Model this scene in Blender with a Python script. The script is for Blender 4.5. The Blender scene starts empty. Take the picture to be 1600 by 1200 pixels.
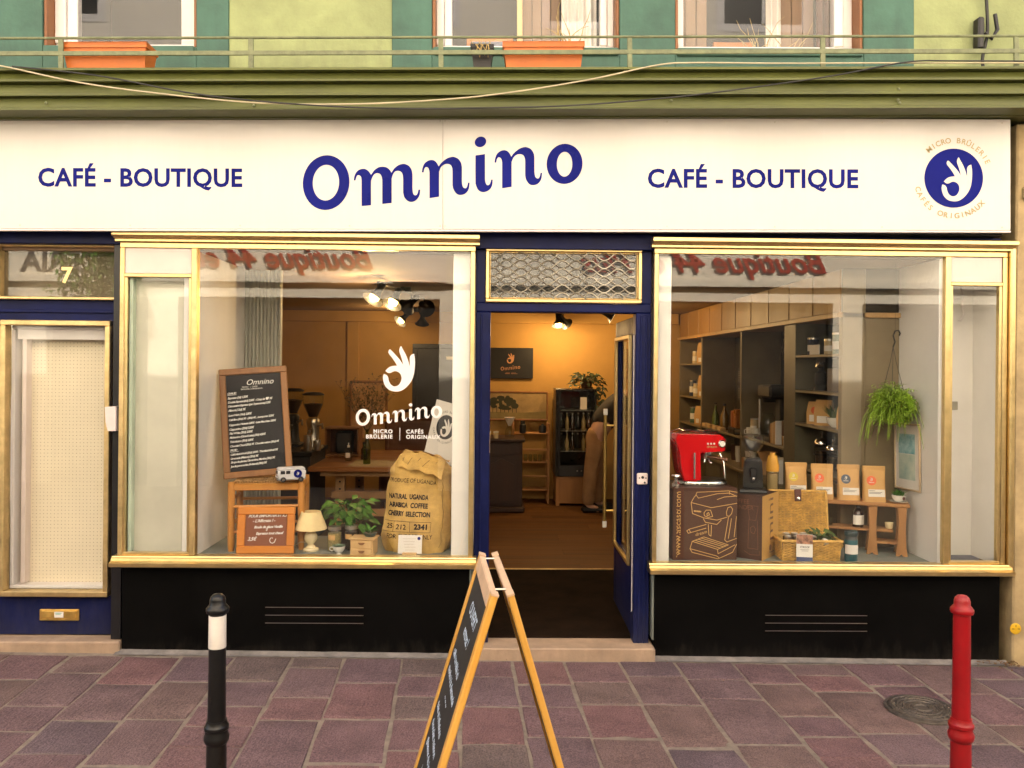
import bpy, bmesh, math, random
from mathutils import Vector, Matrix, noise
from mathutils.geometry import tessellate_polygon
R = math.radians; PI = math.pi
rnd = random.Random(11)
S = bpy.context.scene; COL = S.collection

# ------------------------------------------------------------------ camera
cam_data = bpy.data.cameras.new('camera'); cam = bpy.data.objects.new('camera', cam_data); COL.objects.link(cam)
cam_data.sensor_width = 36; cam_data.lens = 36 * 1300 / 1600; cam_data.shift_y = -28 / 1600
cam_data.clip_start = .05; cam_data.clip_end = 400
cam.matrix_world = (Matrix.Translation((0, -5.1, 1.78)) @ Matrix.Rotation(-math.atan(20 / 1300), 4, 'Z')
                    @ Matrix.Rotation(R(90), 4, 'X') @ Matrix.Rotation(R(.52), 4, 'Z'))
S.camera = cam

# ------------------------------------------------------------------ sky, sun, exposure
SUN_EL, SUN_AZ = 40.0, 10.0                       # sun stands behind the cafe's own roof and lights the far side of the street
w = bpy.data.worlds.new('World'); S.world = w; w.use_nodes = True
nt = w.node_tree; nt.nodes.clear()
sky = nt.nodes.new('ShaderNodeTexSky'); sky.sky_type = 'NISHITA'; sky.sun_disc = False
sky.sun_elevation = R(SUN_EL); sky.sun_rotation = R(SUN_AZ); sky.dust_density = 3.0; sky.ozone_density = .6
bg = nt.nodes.new('ShaderNodeBackground'); bg.inputs[1].default_value = .12
wo = nt.nodes.new('ShaderNodeOutputWorld')
nt.links.new(sky.outputs[0], bg.inputs[0]); nt.links.new(bg.outputs[0], wo.inputs[0])
sd = bpy.data.lights.new('sun', 'SUN'); sd.energy = 5.0; sd.angle = R(.53); sd.color = (1, .92, .82)
sun = bpy.data.objects.new('sun', sd); COL.objects.link(sun); sun.location = (4, 20, 30)
sdir = Vector((-math.sin(R(SUN_AZ)) * math.cos(R(SUN_EL)), -math.cos(R(SUN_AZ)) * math.cos(R(SUN_EL)), -math.sin(R(SUN_EL))))
sun.rotation_euler = sdir.to_track_quat('-Z', 'Y').to_euler()
S.view_settings.view_transform = 'Standard'; S.view_settings.look = 'None'
S.view_settings.exposure = 2.15; S.view_settings.gamma = 1.0
S.view_settings.use_white_balance = True
S.view_settings.white_balance_temperature = 6900; S.view_settings.white_balance_tint = 10
S.render.engine = 'CYCLES'
cy = S.cycles
cy.use_denoising = True; cy.max_bounces = 8; cy.diffuse_bounces = 5; cy.glossy_bounces = 4
cy.transmission_bounces = 6; cy.transparent_max_bounces = 16
cy.caustics_reflective = False; cy.caustics_refractive = False; cy.sample_clamp_indirect = 8

# ------------------------------------------------------------------ materials (all procedural)
def nodes_of(name):
    m = bpy.data.materials.new(name); m.use_nodes = True
    n = m.node_tree; n.nodes.clear()
    out = n.nodes.new('ShaderNodeOutputMaterial')
    return m, n, out
def c4(c, k=1): return tuple(min(1, max(0, x * k)) for x in c[:3]) + (1,)
def mat(name, col, rough=.5, metal=0, var=.15, scale=6, bump=0, bscale=60, rvar=.12, ovar=0, stretch=(1, 1, 1), col2=None, spec=.5, coat=0, emit=None, estr=0, sheen=0):
    m, n, out = nodes_of(name); L = n.links.new
    b = n.nodes.new('ShaderNodeBsdfPrincipled'); L(b.outputs[0], out.inputs[0])
    tc = n.nodes.new('ShaderNodeTexCoord'); mp = n.nodes.new('ShaderNodeMapping'); mp.inputs['Scale'].default_value = stretch
    L(tc.outputs['Object'], mp.inputs[0])
    oi = n.nodes.new('ShaderNodeObjectInfo')
    vm = n.nodes.new('ShaderNodeVectorMath'); vm.operation = 'MULTIPLY_ADD'
    L(mp.outputs[0], vm.inputs[0]); vm.inputs[1].default_value = (1, 1, 1)
    cx = n.nodes.new('ShaderNodeCombineXYZ'); ml = n.nodes.new('ShaderNodeMath'); ml.operation = 'MULTIPLY'; ml.inputs[1].default_value = 37
    L(oi.outputs['Random'], ml.inputs[0])
    for i in range(3): L(ml.outputs[0], cx.inputs[i])
    L(cx.outputs[0], vm.inputs[2])
    nz = n.nodes.new('ShaderNodeTexNoise'); nz.inputs['Scale'].default_value = scale; nz.inputs['Detail'].default_value = 6; nz.inputs['Roughness'].default_value = .62
    L(vm.outputs[0], nz.inputs[0])
    rp = n.nodes.new('ShaderNodeValToRGB'); L(nz.outputs[0], rp.inputs[0])
    rp.color_ramp.elements[0].position = .3; rp.color_ramp.elements[1].position = .7
    rp.color_ramp.elements[0].color = c4(col, 1 - var); rp.color_ramp.elements[1].color = c4(col2, 1) if col2 else c4(col, 1 + var)
    src = rp.outputs[0]
    if ovar:
        hs = n.nodes.new('ShaderNodeHueSaturation'); mr = n.nodes.new('ShaderNodeMapRange')
        mr.inputs[3].default_value = 1 - ovar; mr.inputs[4].default_value = 1 + ovar
        L(oi.outputs['Random'], mr.inputs[0]); L(mr.outputs[0], hs.inputs['Value']); L(src, hs.inputs['Color']); src = hs.outputs[0]
    L(src, b.inputs['Base Color'])
    mr2 = n.nodes.new('ShaderNodeMapRange'); mr2.inputs[3].default_value = max(.02, rough - rvar); mr2.inputs[4].default_value = min(1, rough + rvar)
    L(nz.outputs[0], mr2.inputs[0]); L(mr2.outputs[0], b.inputs['Roughness'])
    b.inputs['Metallic'].default_value = metal; b.inputs['Specular IOR Level'].default_value = spec
    b.inputs['Coat Weight'].default_value = coat; b.inputs['Sheen Weight'].default_value = sheen
    if emit: b.inputs['Emission Color'].default_value = c4(emit); b.inputs['Emission Strength'].default_value = estr
    if bump:
        n2 = n.nodes.new('ShaderNodeTexNoise'); n2.inputs['Scale'].default_value = bscale; n2.inputs['Detail'].default_value = 5
        L(vm.outputs[0], n2.inputs[0])
        bp = n.nodes.new('ShaderNodeBump'); bp.inputs['Strength'].default_value = min(1, bump); bp.inputs['Distance'].default_value = .004
        L(n2.outputs[0], bp.inputs['Height']); L(bp.outputs[0], b.inputs['Normal'])
    return m
def wood(name, c1, c2, axis=0, scale=9, rough=.5, bump=.25, ovar=.1):
    st = [1, 1, 1]; st[axis] = .09
    return mat(name, c1, rough, var=0, scale=scale, col2=c2, stretch=tuple(st), bump=bump, bscale=scale * 5, ovar=ovar)
def glass(name, ior=1.9, tint=(.985, .99, .985), rough=0.0, wave=0):
    m, n, out = nodes_of(name); L = n.links.new
    lw = n.nodes.new('ShaderNodeLayerWeight'); lw.inputs[0].default_value = .5
    pw = n.nodes.new('ShaderNodeMath'); pw.operation = 'POWER'; pw.inputs[1].default_value = 5; L(lw.outputs['Facing'], pw.inputs[0])
    f0 = ((ior - 1) / (ior + 1)) ** 2
    fr = n.nodes.new('ShaderNodeMapRange'); fr.inputs[3].default_value = f0; fr.inputs[4].default_value = 1; L(pw.outputs[0], fr.inputs[0])
    tr = n.nodes.new('ShaderNodeBsdfTransparent'); tr.inputs[0].default_value = c4(tint)
    gl = n.nodes.new('ShaderNodeBsdfGlossy'); gl.inputs['Roughness'].default_value = rough
    mx = n.nodes.new('ShaderNodeMixShader')
    L(fr.outputs[0], mx.inputs[0]); L(tr.outputs[0], mx.inputs[1]); L(gl.outputs[0], mx.inputs[2]); L(mx.outputs[0], out.inputs[0])
    if wave:
        tc = n.nodes.new('ShaderNodeTexCoord'); nz = n.nodes.new('ShaderNodeTexNoise'); nz.inputs['Scale'].default_value = 1.6
        L(tc.outputs['Object'], nz.inputs[0]); bp = n.nodes.new('ShaderNodeBump'); bp.inputs['Strength'].default_value = wave; bp.inputs['Distance'].default_value = .01
        L(nz.outputs[0], bp.inputs['Height']); L(bp.outputs[0], gl.inputs['Normal'])
    return m
def grime(m, col, z0, z1, amount, scale=(6, 6, 1.2)):
    """dried dust and splashes: patchy stain, denser between object heights z0 (most) and z1 (none)"""
    n = m.node_tree; L = n.links.new
    b = [x for x in n.nodes if x.type == 'BSDF_PRINCIPLED'][0]; tc = [x for x in n.nodes if x.type == 'TEX_COORD'][0]
    mp = n.nodes.new('ShaderNodeMapping'); mp.inputs['Scale'].default_value = scale; L(tc.outputs['Object'], mp.inputs[0])
    nz = n.nodes.new('ShaderNodeTexNoise'); nz.inputs['Scale'].default_value = 2.2; nz.inputs['Detail'].default_value = 8; nz.inputs['Roughness'].default_value = .7; L(mp.outputs[0], nz.inputs[0])
    sp = n.nodes.new('ShaderNodeSeparateXYZ'); L(tc.outputs['Object'], sp.inputs[0])
    mr = n.nodes.new('ShaderNodeMapRange'); mr.inputs[1].default_value = z0; mr.inputs[2].default_value = z1; mr.inputs[3].default_value = .30; mr.inputs[4].default_value = -.25; L(sp.outputs['Z'], mr.inputs[0])
    ad = n.nodes.new('ShaderNodeMath'); ad.operation = 'ADD'; L(nz.outputs[0], ad.inputs[0]); L(mr.outputs[0], ad.inputs[1])
    m2 = n.nodes.new('ShaderNodeMapRange'); m2.inputs[1].default_value = .42; m2.inputs[2].default_value = .9; m2.inputs[3].default_value = 0; m2.inputs[4].default_value = amount; L(ad.outputs[0], m2.inputs[0])
    mx = n.nodes.new('ShaderNodeMix'); mx.data_type = 'RGBA'; L(m2.outputs[0], mx.inputs[0]); L(b.inputs['Base Color'].links[0].from_socket, mx.inputs[6]); mx.inputs[7].default_value = c4(col); L(mx.outputs[2], b.inputs['Base Color'])
    return m
def stone_mat(name):
    m = mat(name, (.158, .108, .107), .80, var=.24, scale=5, bump=1, bscale=55, rvar=.12, ovar=0, spec=.3)
    n = m.node_tree; L = n.links.new
    b = [x for x in n.nodes if x.type == 'BSDF_PRINCIPLED'][0]; oi = [x for x in n.nodes if x.type == 'OBJECT_INFO'][0]
    rp = n.nodes.new('ShaderNodeValToRGB'); L(oi.outputs['Random'], rp.inputs[0])
    e = rp.color_ramp.elements; e[0].color = (1.05, .88, .92, 1); e[1].color = (.92, .98, .92, 1)
    for p, c in ((.2, (.84, .87, .98, 1)), (.4, (1.16, .90, .90, 1)), (.6, (.96, .92, 1.0, 1)), (.8, (1.08, 1.0, .92, 1))):
        x = e.new(p); x.color = c
    mx = n.nodes.new('ShaderNodeMix'); mx.data_type = 'RGBA'; mx.blend_type = 'MULTIPLY'; mx.inputs[0].default_value = 1
    src = b.inputs['Base Color'].links[0].from_socket
    L(src, mx.inputs[6]); L(rp.outputs[0], mx.inputs[7]); L(mx.outputs[2], b.inputs['Base Color'])
    # slanting chisel marks in the relief
    bp = [x for x in n.nodes if x.type == 'BUMP'][0]; old = bp.inputs['Height'].links[0].from_socket; vm = [x for x in n.nodes if x.type == 'VECT_MATH'][0]
    mq = n.nodes.new('ShaderNodeMapping'); mq.inputs['Rotation'].default_value = (0, 0, R(38)); mq.inputs['Scale'].default_value = (70, 11, 11); L(vm.outputs[0], mq.inputs[0])
    n4 = n.nodes.new('ShaderNodeTexNoise'); n4.inputs['Scale'].default_value = 1; n4.inputs['Detail'].default_value = 4; L(mq.outputs[0], n4.inputs[0])
    sm = n.nodes.new('ShaderNodeMath'); sm.operation = 'ADD'; L(old, sm.inputs[0]); L(n4.outputs[0], sm.inputs[1]); L(sm.outputs[0], bp.inputs['Height']); bp.inputs['Distance'].default_value = .009
    # fine worn grain in a second scale
    tc = [x for x in n.nodes if x.type == 'TEX_COORD'][0]
    n3 = n.nodes.new('ShaderNodeTexNoise'); n3.inputs['Scale'].default_value = 150; n3.inputs['Detail'].default_value = 3
    L(tc.outputs['Object'], n3.inputs[0])
    mr = n.nodes.new('ShaderNodeMapRange'); mr.inputs[1].default_value = .3; mr.inputs[2].default_value = .7; mr.inputs[3].default_value = .55; mr.inputs[4].default_value = 1.45
    L(n3.outputs[0], mr.inputs[0])
    m2 = n.nodes.new('ShaderNodeMix'); m2.data_type = 'RGBA'; m2.blend_type = 'MULTIPLY'; m2.inputs[0].default_value = 1
    L(mx.outputs[2], m2.inputs[6]); L(mr.outputs[0], m2.inputs[7]); L(m2.outputs[2], b.inputs['Base Color'])
    return m
def dots_mat(name, col, hole, pitch, r):
    m = mat(name, col, .6, var=.05, scale=3)
    n = m.node_tree; L = n.links.new
    b = [x for x in n.nodes if x.type == 'BSDF_PRINCIPLED'][0]; tc = [x for x in n.nodes if x.type == 'TEX_COORD'][0]
    dv = n.nodes.new('ShaderNodeVectorMath'); dv.operation = 'SCALE'; dv.inputs['Scale'].default_value = 1 / pitch
    L(tc.outputs['Object'], dv.inputs[0]); fr = n.nodes.new('ShaderNodeVectorMath'); fr.operation = 'FRACTION'; L(dv.outputs[0], fr.inputs[0])
    sb = n.nodes.new('ShaderNodeVectorMath'); sb.operation = 'SUBTRACT'; L(fr.outputs[0], sb.inputs[0]); sb.inputs[1].default_value = (.5, .5, .5)
    mu = n.nodes.new('ShaderNodeVectorMath'); mu.operation = 'MULTIPLY'; L(sb.outputs[0], mu.inputs[0]); mu.inputs[1].default_value = (1, 0, 1)
    ln = n.nodes.new('ShaderNodeVectorMath'); ln.operation = 'LENGTH'; L(mu.outputs[0], ln.inputs[0])
    lt = n.nodes.new('ShaderNodeMath'); lt.operation = 'LESS_THAN'; L(ln.outputs['Value'], lt.inputs[0]); lt.inputs[1].default_value = r
    mx = n.nodes.new('ShaderNodeMix'); mx.data_type = 'RGBA'; L(lt.outputs[0], mx.inputs[0])
    L(b.inputs['Base Color'].links[0].from_socket, mx.inputs[6]); mx.inputs[7].default_value = c4(hole); L(mx.outputs[2], b.inputs['Base Color'])
    return m
def weave_mat(name, col, k=260, bump=.6):
    m = mat(name, col, .85, var=.22, scale=12, rvar=.05)
    n = m.node_tree; L = n.links.new
    b = [x for x in n.nodes if x.type == 'BSDF_PRINCIPLED'][0]; tc = [x for x in n.nodes if x.type == 'TEX_COORD'][0]
    hs = []
    for ax in ('X', 'Z'):
        wv = n.nodes.new('ShaderNodeTexWave'); wv.bands_direction = ax; wv.inputs['Scale'].default_value = k / 6.28; wv.inputs['Distortion'].default_value = 1.2; wv.inputs['Detail Scale'].default_value = 2
        L(tc.outputs['Object'], wv.inputs[0]); hs.append(wv.outputs['Fac'])
    ad = n.nodes.new('ShaderNodeMath'); ad.operation = 'ADD'; L(hs[0], ad.inputs[0]); L(hs[1], ad.inputs[1])
    bp = n.nodes.new('ShaderNodeBump'); bp.inputs['Strength'].default_value = bump; bp.inputs['Distance'].default_value = .002
    L(ad.outputs[0], bp.inputs['Height']); L(bp.outputs[0], b.inputs['Normal'])
    return m

WHITE = mat('sign_white', (.64, .615, .585), .25, var=.02, scale=2, rvar=.04, coat=.2)
PLASTER = mat('white_plaster', (.82, .80, .76), .7, var=.05, scale=3, bump=.6, bscale=22)
NAVY_INK = mat('navy_vinyl', (.005, .009, .17), .28, var=.2, scale=2, rvar=.05, spec=.06)
GOLDINK = mat('gold_vinyl', (.38, .29, .12), .4, var=.05)
GOLD = mat('gold_anodised', (.76, .58, .28), .34, metal=1, var=.10, scale=14, rvar=.1, bump=.05, bscale=200)
GOLD2 = mat('gold_worn', (.76, .58, .29), .48, metal=1, var=.22, scale=9, rvar=.12, bump=.08, bscale=120)
BRASS = mat('brass', (.86, .58, .17), .42, metal=1, var=.15, scale=20)
BLUE = mat('blue_gloss_paint', (.005, .009, .060), .42, var=.3, scale=5, bump=.12, bscale=45, spec=.16)
BLACK = mat('black_paint', (.0022, .0020, .0019), .62, var=.5, scale=3, bump=.25, bscale=26, rvar=.15, spec=.06)
DARK = mat('dark_void', (.012, .011, .010), .8, var=.3)
PANELW = mat('panel_laminate', (.70, .60, .56), .4, var=.05, scale=3)
PANELG = mat('panel_greygreen', (.56, .55, .46), .5, var=.12, scale=2.5, bump=.1)
GREENC = mat('cornice_green', (.096, .110, .022), .5, var=.25, scale=5, bump=.25, bscale=30, stretch=(.3, 1, 1))
GREENL = mat('render_light_green', (.305, .35, .165), .85, var=.28, scale=1.7, bump=.7, bscale=45)
TEAL = mat('render_teal', (.065, .145, .11), .8, var=.28, scale=3, bump=.6, bscale=40)
OCHRE = mat('render_ochre', (.40, .30, .16), .9, var=.3, scale=5, bump=.8, bscale=40)
SANDST = mat('sandstone_step', (.40, .28, .19), .8, var=.2, scale=6, bump=.6, bscale=60)
IRON = mat('railing_iron', (.17, .19, .10), .6, var=.3, scale=20, bump=.3)
PVC = mat('white_pvc', (.74, .70, .68), .35, var=.04)
JAMBW = wood('brown_jamb', (.20, .075, .025), (.30, .12, .04), 2)
MORTAR = mat('mortar', (.235, .19, .15), .95, var=.3, scale=14, bump=1, bscale=120)
ASPHALT = mat('far_paving', (.13, .10, .095), .85, var=.3, scale=3, bump=.6)
STONE = stone_mat('paving_porphyry')
GLASS = glass('window_glass', 1.53, wave=.04)
GLASS2 = glass('plain_glass', 1.45)
FROST = glass('bottle_glass', 1.5, (.86, .90, .88))
ORANGE = mat('orange_plastic', (.58, .15, .025), .5, var=.12, scale=8)
BLACKPL = mat('black_plastic', (.014, .013, .013), .45, var=.3)
STRAW = mat('dry_straw', (.42, .30, .12), .9, var=.3, scale=20)
CREAMCABLE = mat('cream_cable', (.52, .45, .30), .6)
BLACKCABLE = mat('black_cable', (.02, .02, .02), .6)
BOLLBLACK = mat('bollard_black', (.006, .006, .007), .32, var=.3, scale=9, bump=.12, bscale=50, spec=.35)
BOLLRED = mat('bollard_red', (.30, .004, .008), .38, var=.2, scale=7, bump=.15, bscale=60, spec=.35)
BOLLWHITE = mat('bollard_white', (.74, .70, .66), .4, var=.08, scale=12)
PINE = wood('pine_wood', (.58, .36, .15), (.68, .46, .22), 2, 12, .5)
PINEY = wood('varnished_pine', (.62, .31, .055), (.72, .40, .09), 2, 12, .35)
PINEP = mat('pale_end_wood', (.62, .42, .28), .6, var=.15, scale=14)
CHALK = mat('chalkboard', (.017, .016, .018), .75, var=.3, scale=5)
CHALKW = mat('chalk_writing', (.78, .78, .76), .9, var=.06)
CHALKBLUE = mat('chalk_writing_blue', (.55, .66, .82), .9, var=.1)
WALNUT = wood('walnut_frame', (.20, .085, .028), (.30, .14, .05), 2, 10, .5)
STOOLW = wood('stool_wood', (.46, .18, .035), (.58, .27, .06), 2, 10, .4)
RUSH = mat('rush_seat', (.34, .20, .08), .85, var=.35, scale=30, bump=.9, bscale=90)
ORANGEW = wood('orange_wood', (.52, .16, .016), (.62, .22, .025), 0, 10, .4)
TERRAB = mat('brown_board', (.20, .060, .026), .7, var=.1)
CERAMIC = mat('cream_ceramic', (.74, .62, .38), .2, var=.06, coat=.5)
CHINA = mat('white_china', (.78, .76, .70), .15, var=.03, coat=.6)
SHADE = mat('lamp_shade', (.80, .63, .33), .85, var=.08, scale=20, bump=.3, bscale=160)
LEAF = mat('pothos_leaf', (.055, .150, .016), .45, var=.5, scale=9, spec=.25)
LEAF2 = mat('herb_leaf', (.075, .13, .03), .5, var=.45, scale=12)
GRASSL = mat('hanging_leaf', (.26, .42, .03), .55, var=.45, scale=6)
DARKLEAF = mat('dark_leaf', (.018, .030, .010), .5, var=.5, scale=8)  # very dark green for the plant on the fridge
TREELEAF = mat('tree_leaf', (.085, .20, .022), .6, var=.4, scale=6)
BARK = mat('bark', (.10, .07, .045), .9, var=.4, scale=12, bump=.9)
SOIL = mat('soil', (.04, .028, .018), .95, var=.4, scale=30, bump=1)
BURLAP = weave_mat('burlap', (.60, .38, .115))
SACKINK = mat('sack_ink', (.030, .024, .020), .85)
PAPER = mat('paper_white', (.74, .71, .66), .7, var=.03)
KRAFT = mat('kraft_paper', (.56, .33, .125), .75, var=.1, scale=7, bump=.25, bscale=30)
KRAFTD = mat('brown_carton', (.065, .024, .011), .55, var=.12, scale=4, bump=.08)
CARTONY = mat('yellow_carton', (.56, .32, .09), .6, var=.08)
TANINK = mat('tan_print', (.58, .36, .13), .7)
BROWNINK = mat('faint_brown_print', (.19, .085, .042), .7)
RED = mat('red_enamel', (.58, .008, .012), .16, var=.06, scale=3, coat=.7, rvar=.04)
CHROME = mat('chrome', (.72, .70, .66), .14, metal=1, var=.08, rvar=.06)
STEEL = mat('brushed_steel', (.50, .47, .42), .32, metal=1, var=.12, scale=20)
BROWNWOOD = wood('dark_walnut', (.10, .035, .015), (.17, .065, .025), 0, 10, .4)
WICKER = mat('wicker', (.60, .36, .09), .6, var=.35, scale=25, bump=.4, bscale=150)
LEATHER = mat('leather_strap', (.10, .03, .018), .5, var=.2)
TEALB = mat('teal_flask', (.012, .10, .12), .35, var=.1)
TEALD = mat('teal_flask_lid', (.02, .045, .05), .4)
YELLOWP = mat('yellow_silicone', (.66, .34, .05), .5)
AMBER = mat('amber_bottle', (.030, .012, .005), .12, coat=.5)
BENCHW = wood('bench_wood', (.30, .14, .05), (.40, .20, .07), 2, 9, .5)
RIBS = mat('ribbed_shutter', (.40, .40, .345), .55, var=.15, scale=5)
CURTAIN = mat('curtain', (.74, .70, .66), .9, var=.06)
OLDWOOD = wood('old_boards', (.16, .09, .05), (.26, .16, .09), 2, 7, .7)
WALLIN = mat('interior_wall', (.47, .27, .08), .8, var=.1, scale=2.5, bump=.2)
CEILIN = mat('interior_ceiling', (.26, .165, .095), .8, var=.1)
FLOORW = wood('interior_floor', (.070, .029, .009), (.145, .066, .022), 0, 5, .6, .2, .22)
[x for x in FLOORW.node_tree.nodes if x.type == 'BSDF_PRINCIPLED'][0].inputs['Specular IOR Level'].default_value = .12
MATB = mat('door_mat', (.014, .008, .005), .95, spec=.05, var=.5, scale=5, bump=1, bscale=240)
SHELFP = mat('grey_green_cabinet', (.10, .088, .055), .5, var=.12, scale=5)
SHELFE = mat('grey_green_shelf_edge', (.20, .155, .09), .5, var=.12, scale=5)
CABTOP = wood('upper_cabinet', (.26, .13, .035), (.34, .18, .05), 2, 6, .5)
DARKBACK = mat('cabinet_back', (.030, .021, .013), .6, var=.2)
BLKDOOR = mat('black_door', (.010, .010, .012), .35, var=.2)
BLKPANEL = mat('black_sign', (.012, .012, .014), .5)
COPPERINK = mat('copper_ink', (.50, .24, .12), .5)
FRIDGE = mat('fridge_black', (.010, .010, .010), .3)
ANTIQUE = wood('antique_wood', (.022, .008, .004), (.045, .017, .008), 2, 8, .5)
PINEC = wood('pine_cabinet', (.30, .13, .04), (.40, .19, .06), 2, 8, .5)
TABLEW = wood('table_wood', (.24, .095, .030), (.33, .14, .045), 0, 7, .35)
TABLELEG = wood('table_leg_wood', (.40, .22, .09), (.50, .29, .13), 2, 8, .5)
LINEN = mat('linen', (.46, .36, .22), .9, var=.2, scale=20)
HAMMER = mat('dark_metal', (.02, .02, .02), .4, metal=.6)
BEANS = mat('coffee_beans', (.035, .015, .008), .4, var=.5, scale=90, bump=1, bscale=120)
SPICE = mat('green_beans', (.36, .26, .10), .8, var=.4, scale=90, bump=1, bscale=120)
FLOWER = mat('yellow_flower', (.62, .30, .02), .8)
SKIN = mat('skin', (.45, .25, .17), .5, var=.05)
TOPCLOTH = mat('dark_top', (.035, .030, .026), .9, var=.2, bump=.3)
TROUSER = mat('tan_trousers', (.27, .15, .07), .9, var=.2, bump=.4, bscale=30)
HAIR = mat('dark_hair', (.03, .018, .01), .6, var=.3)
CREAMF = mat('cream_facade', (.82, .755, .66), .8, var=.08, scale=1.2)
CREAMW = mat('cream_fascia', (.80, .74, .62), .5, var=.04)
SHOPDK = mat('shop_dark', (.016, .014, .012), .4, var=.3)
REDLET = mat('red_script', (.40, .035, .025), .5)
GREYLET = mat('grey_letters', (.10, .095, .09), .6)
BULB = mat('lamp_bulb', (1, .75, .4), .5, emit=(1, .60, .16), estr=5)
ROOF = mat('roof_tile', (.30, .12, .07), .8, var=.3, scale=6)
PINKWHITE = mat('intercom_white', (.72, .62, .60), .4)
CASTIRON = mat('cast_iron', (.12, .10, .085), .5, metal=.5, var=.35, scale=25, bump=.4, bscale=90)
YELLOWDISC = mat('yellow_disc', (.70, .42, .02), .5)
HANDLEB = mat('dull_brass', (.34, .23, .075), .45, metal=1, var=.2)
PIPE = mat('grey_pipe', (.40, .46, .50), .45, var=.1)

grime(BLACK, (.05, .043, .036), -.08, .16, .35, (9, 9, 3)); grime(WHITE, (.50, .45, .38), .0, .9, .10, (14, 14, .5)); grime(GREENL, (.16, .17, .10), 3.45, 3.95, .55, (5, 5, 1)); grime(TEAL, (.05, .09, .075), 3.45, 4.2, .6, (6, 6, .8))
grime(BOLLBLACK, (.05, .045, .04), .3, 1.1, .12, (40, 40, 20)); grime(BOLLRED, (.17, .02, .02), .4, 1.1, .3, (30, 30, 12)); grime(BOLLRED, (.42, .26, .24), 1.06, .95, .45, (150, 150, 150)); grime(GREENC, (.05, .058, .02), -.1, .3, .5, (2, 6, 9)); grime(SANDST, (.22, .17, .13), -.05, .2, .6); grime(GOLD, (.46, .32, .12), .4, 3.4, .3, (12, 12, 12)); grime(GOLD2, (.34, .24, .11), .4, 3.4, .45, (9, 9, 9)); grime(BLUE, (.05, .05, .06), .05, .5, .4, (9, 9, 2))

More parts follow.
